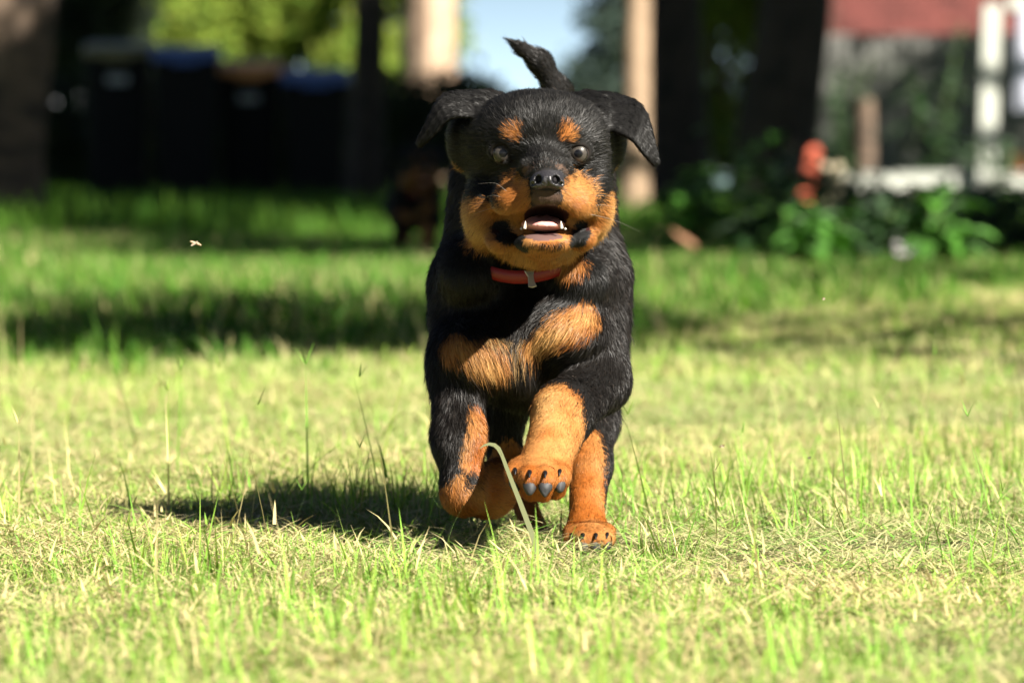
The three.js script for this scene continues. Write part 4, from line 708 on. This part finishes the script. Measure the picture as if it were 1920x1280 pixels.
// nose leather
{
  const K = 0.004, nose = [ell([1026, 337, 0.119], 27, 18, 0.015, 0), ell([1026, 327, 0.114], 34, 19, 0.013, 0), ell([1009, 344, 0.121], 15, 13, 0.011, 0), ell([1043, 344, 0.121], 15, 13, 0.011, 0)];
  const cut = [ell([1009, 336, 0.132], 7, 8, 0.008, 0), ell([1043, 336, 0.132], 7, 8, 0.008, 0), cap([1004, 341, 0.134], 3, [998, 345, 0.126], 2.5, 0), cap([1048, 341, 0.134], 3, [1054, 345, 0.126], 2.5, 0), cap([1026, 333, 0.1345], 1.7, [1026, 362, 0.131], 1.7, 0)];
  const f = (p) => { let d = 1; for (const o of nose) { const e = dist(o, p), h = Math.max(K - Math.abs(d - e), 0) / K; d = Math.min(d, e) - h * h * K / 4; } for (const o of cut) { const e = -dist(o, p), k = 0.002, h = Math.max(k - Math.abs(d - e), 0) / k; d = Math.max(d, e) + h * h * k / 4; } return d + 0.00022 * noise(p.x * 1500, p.y * 1500, p.z * 1500); };
  const g = skinMesh(f, V(0.005, 0.275, 0.095), V(0.05, 0.32, 0.145), 0.0006);
  const nc = [], q = g.attributes.position, p = V(0, 0, 0), hole = mk(cut.slice(0, 4));
  for (let i = 0; i < q.count; i++) { const k = hole(p.fromBufferAttribute(q, i)) < 0.0005 ? 0.1 : 1; nc.push(0.017 * k, 0.016 * k, 0.018 * k); }
  g.setAttribute('color', new THREE.Float32BufferAttribute(nc, 3));
  part(pup, 'nose', g, std({ vertexColors: true, roughness: 0.3 }));
}
// tongue, teeth
{
  const K = 0.004, tg = [ell([1019, 421, 0.081], 40, 13, 0.028, 0), ell([1014, 417, 0.06], 38, 15, 0.03, 0)], gr = cap([1019, 406, 0.118], 1.6, [1017, 400, 0.05], 1.6, 0);
  const f = (p) => { let d = 1; for (const o of tg) { const e = dist(o, p), h = Math.max(K - Math.abs(d - e), 0) / K; d = Math.min(d, e) - h * h * K / 4; } const e = -dist(gr, p), h = Math.max(0.003 - Math.abs(d - e), 0) / 0.003; return Math.max(d, e) + h * h * 0.003 / 4 + 0.00025 * noise(p.x * 900, p.y * 900, p.z * 900) + 0.0004 * noise(p.x * 220, p.y * 220, p.z * 220); };
  part(pup, 'tongue', skinMesh(f, V(0, 0.24, 0.02), V(0.06, 0.30, 0.13), 0.001), new THREE.MeshPhysicalMaterial({ color: lin(0.56, 0.25, 0.22), roughness: 0.4, clearcoat: 0.3 }));
  const tooth = std({ color: lin(0.45, 0.41, 0.33), roughness: 0.25 });
  for (const [X, Y, z, r, h, tilt] of [[984, 425, 0.112, 3.2, 11, 0.12], [1053, 425, 0.112, 3.2, 11, -0.12], [977, 429, 0.100, 2.4, 4, 0.2], [1060, 429, 0.100, 2.4, 4, -0.2]]) {
    const s = px(z), g = new THREE.LatheGeometry([[0.001, 1], [0.22, 0.93], [0.6, 0.55], [0.95, 0.1], [1, -0.3]].map(([x, y]) => new THREE.Vector2(x * r * s, y * h * s)).reverse(), 14);
    g.rotateZ(-tilt); const m = part(pup, 'tooth', g, tooth); m.position.copy(P(X, Y, z));
  }
}
// claws and pads
{
  const clawM = std({ color: lin(0.006, 0.005, 0.005), roughness: 0.25 }), padM = std({ color: lin(0.014, 0.0142, 0.0155), roughness: 0.65 });
  toes.forEach(([X, Y, z, r], i) => {
    const s = px(z), hind = i > 3, c = new THREE.CatmullRomCurve3([P(X, Y - r * 0.55, z + r * s * 0.55), P(X, Y - r * 0.5, z + r * s * 1.05), P(X, Y - r * 0.1, z + r * s * 1.5)]);
    const g = new THREE.TubeGeometry(c, 8, 1, 10), q = g.attributes.position, p = V(0, 0, 0), o = V(0, 0, 0);
    for (let k = 0; k < q.count; k++) { const t = Math.floor(k / 11) / 8; c.getPointAt(t, o); p.fromBufferAttribute(q, k).sub(o).setLength((hind ? 5.4 : 6.2) * s * (1 - 0.85 * t)).add(o); q.setXYZ(k, p.x, p.y, p.z); }
    g.computeVertexNormals(); part(pup, 'claw', g, clawM);
    const e = new THREE.SphereGeometry(1, 28, 20), eq = e.attributes.position, ep = V(0, 0, 0);
    for (let k = 0; k < eq.count; k++) { ep.fromBufferAttribute(eq, k); const b = 1 + 0.12 * noise(ep.x * 1.6 + i * 5, ep.y * 1.6, ep.z * 1.6) + 0.03 * noise(ep.x * 9, ep.y * 9 + i, ep.z * 9); eq.setXYZ(k, ep.x * b * (1 + 0.25 * ep.y), ep.y * b, ep.z * b); }
    e.scale(r * s * 0.66, r * s * 0.9, r * s * 0.5); e.computeVertexNormals();
    const m = part(pup, 'toe_pad', e, padM); m.position.copy(P(X, Y + r * (hind ? 0.5 : 0.75), z + r * s * (hind ? 0.6 : 0.62))); m.rotation.x = -0.35;
  });
}
// whiskers
{
  const wm = std({ color: lin(0.25, 0.22, 0.19), roughness: 0.5 });
  for (const [a, b, c] of [[[950, 358, 0.105], [930, 344, 0.10], [897, 344, 0.09]], [[948, 372, 0.105], [925, 366, 0.10], [903, 373, 0.09]], [[1100, 400, 0.10], [1150, 412, 0.09], [1200, 434, 0.07]], [[1102, 388, 0.10], [1130, 384, 0.09], [1165, 392, 0.075]], [[1098, 372, 0.10], [1125, 366, 0.09], [1160, 370, 0.07]], [[945, 384, 0.10], [915, 392, 0.09], [880, 404, 0.07]]]) {
    const cv = new THREE.CatmullRomCurve3([P(...a), P(...b), P(...c)]), g = new THREE.TubeGeometry(cv, 14, 0.0001, 5), q = g.attributes.position, p = V(0, 0, 0), o = V(0, 0, 0);
    for (let k = 0; k < q.count; k++) { const t = Math.floor(k / 6) / 14; cv.getPointAt(t, o); p.fromBufferAttribute(q, k).lerp(o, t * 0.75); q.setXYZ(k, p.x, p.y, p.z); }
    part(pup, 'whisker', g, wm);
  }
}
// collar
{
  const vF = ringF.clone().sub(ringC), pn = V(0, 0, 0).crossVectors(ringU, vF).normalize(), T = new Tris(), N = 96, prof = [[-0.0056, 0.0005], [-0.0051, 0.0018], [0, 0.0024], [0.0051, 0.0018], [0.0056, 0.0005], [0.0051, -0.001], [-0.0051, -0.001]];
  const at = (t, out) => ringC.clone().addScaledVector(ringU, Math.sin(t) * (1 + out / 0.08)).addScaledVector(vF, Math.cos(t) * (1 + out / 0.1));
  for (let i = 0; i <= N; i++) for (const [h, o] of prof) { const t = i / N * 2 * Math.PI, p = at(t, o).addScaledVector(pn, h), n = at(t, 1).sub(ringC).normalize().multiplyScalar(Math.abs(h) > 0.006 ? 0.3 : Math.sign(o)).addScaledVector(pn, Math.abs(h) > 0.005 ? Math.sign(h) : 0).normalize(); T.v(p, n, [1, 1, 1]); }
  for (let i = 0; i < N; i++) for (let j = 0; j < 7; j++) { const a = i * 7 + j, b = i * 7 + (j + 1) % 7; T.tri(a, b, a + 7); T.tri(b, b + 7, a + 7); }
  const col = part(pup, 'collar', T.geo(), std({ color: lin(0.17, 0.006, 0.005), roughness: 0.5 }), 'red collar with a metal clasp');
  const clasp = new THREE.Shape(); clasp.moveTo(-0.0042, 0.0065); clasp.lineTo(0.0042, 0.0065); clasp.lineTo(0.0028, 0.002); clasp.lineTo(0.0032, -0.004); clasp.lineTo(0.0048, -0.0085); clasp.lineTo(0.001, -0.0095); clasp.lineTo(-0.0022, -0.0085); clasp.lineTo(-0.0015, 0.001); clasp.closePath();
  const m = part(col, 'clasp', new THREE.ExtrudeGeometry(clasp, { depth: 0.0016, bevelEnabled: true, bevelSize: 0.0005, bevelThickness: 0.0005, bevelSegments: 2 }), std({ color: lin(0.55, 0.5, 0.38), roughness: 0.3, metalness: 0.9 }));
  m.scale.setScalar(0.85); m.position.copy(at(0.08, 0.0035)); m.rotation.set(-0.25, 0.1, 0.12);
}
// the second puppy: the same litter, farther back in the shade
{
  const p2 = pup.clone(); p2.name = 'puppy_001'; used.set('puppy', 2);
  p2.position.set(at(775, 13.6), 0, DIST - 13.6); p2.rotation.y = 0.12; scene.add(p2);
  tag(p2, 'blurred black and tan puppy with red collar behind, in the shade left of the first', 'puppy');
}

renderer.render(scene, camera);
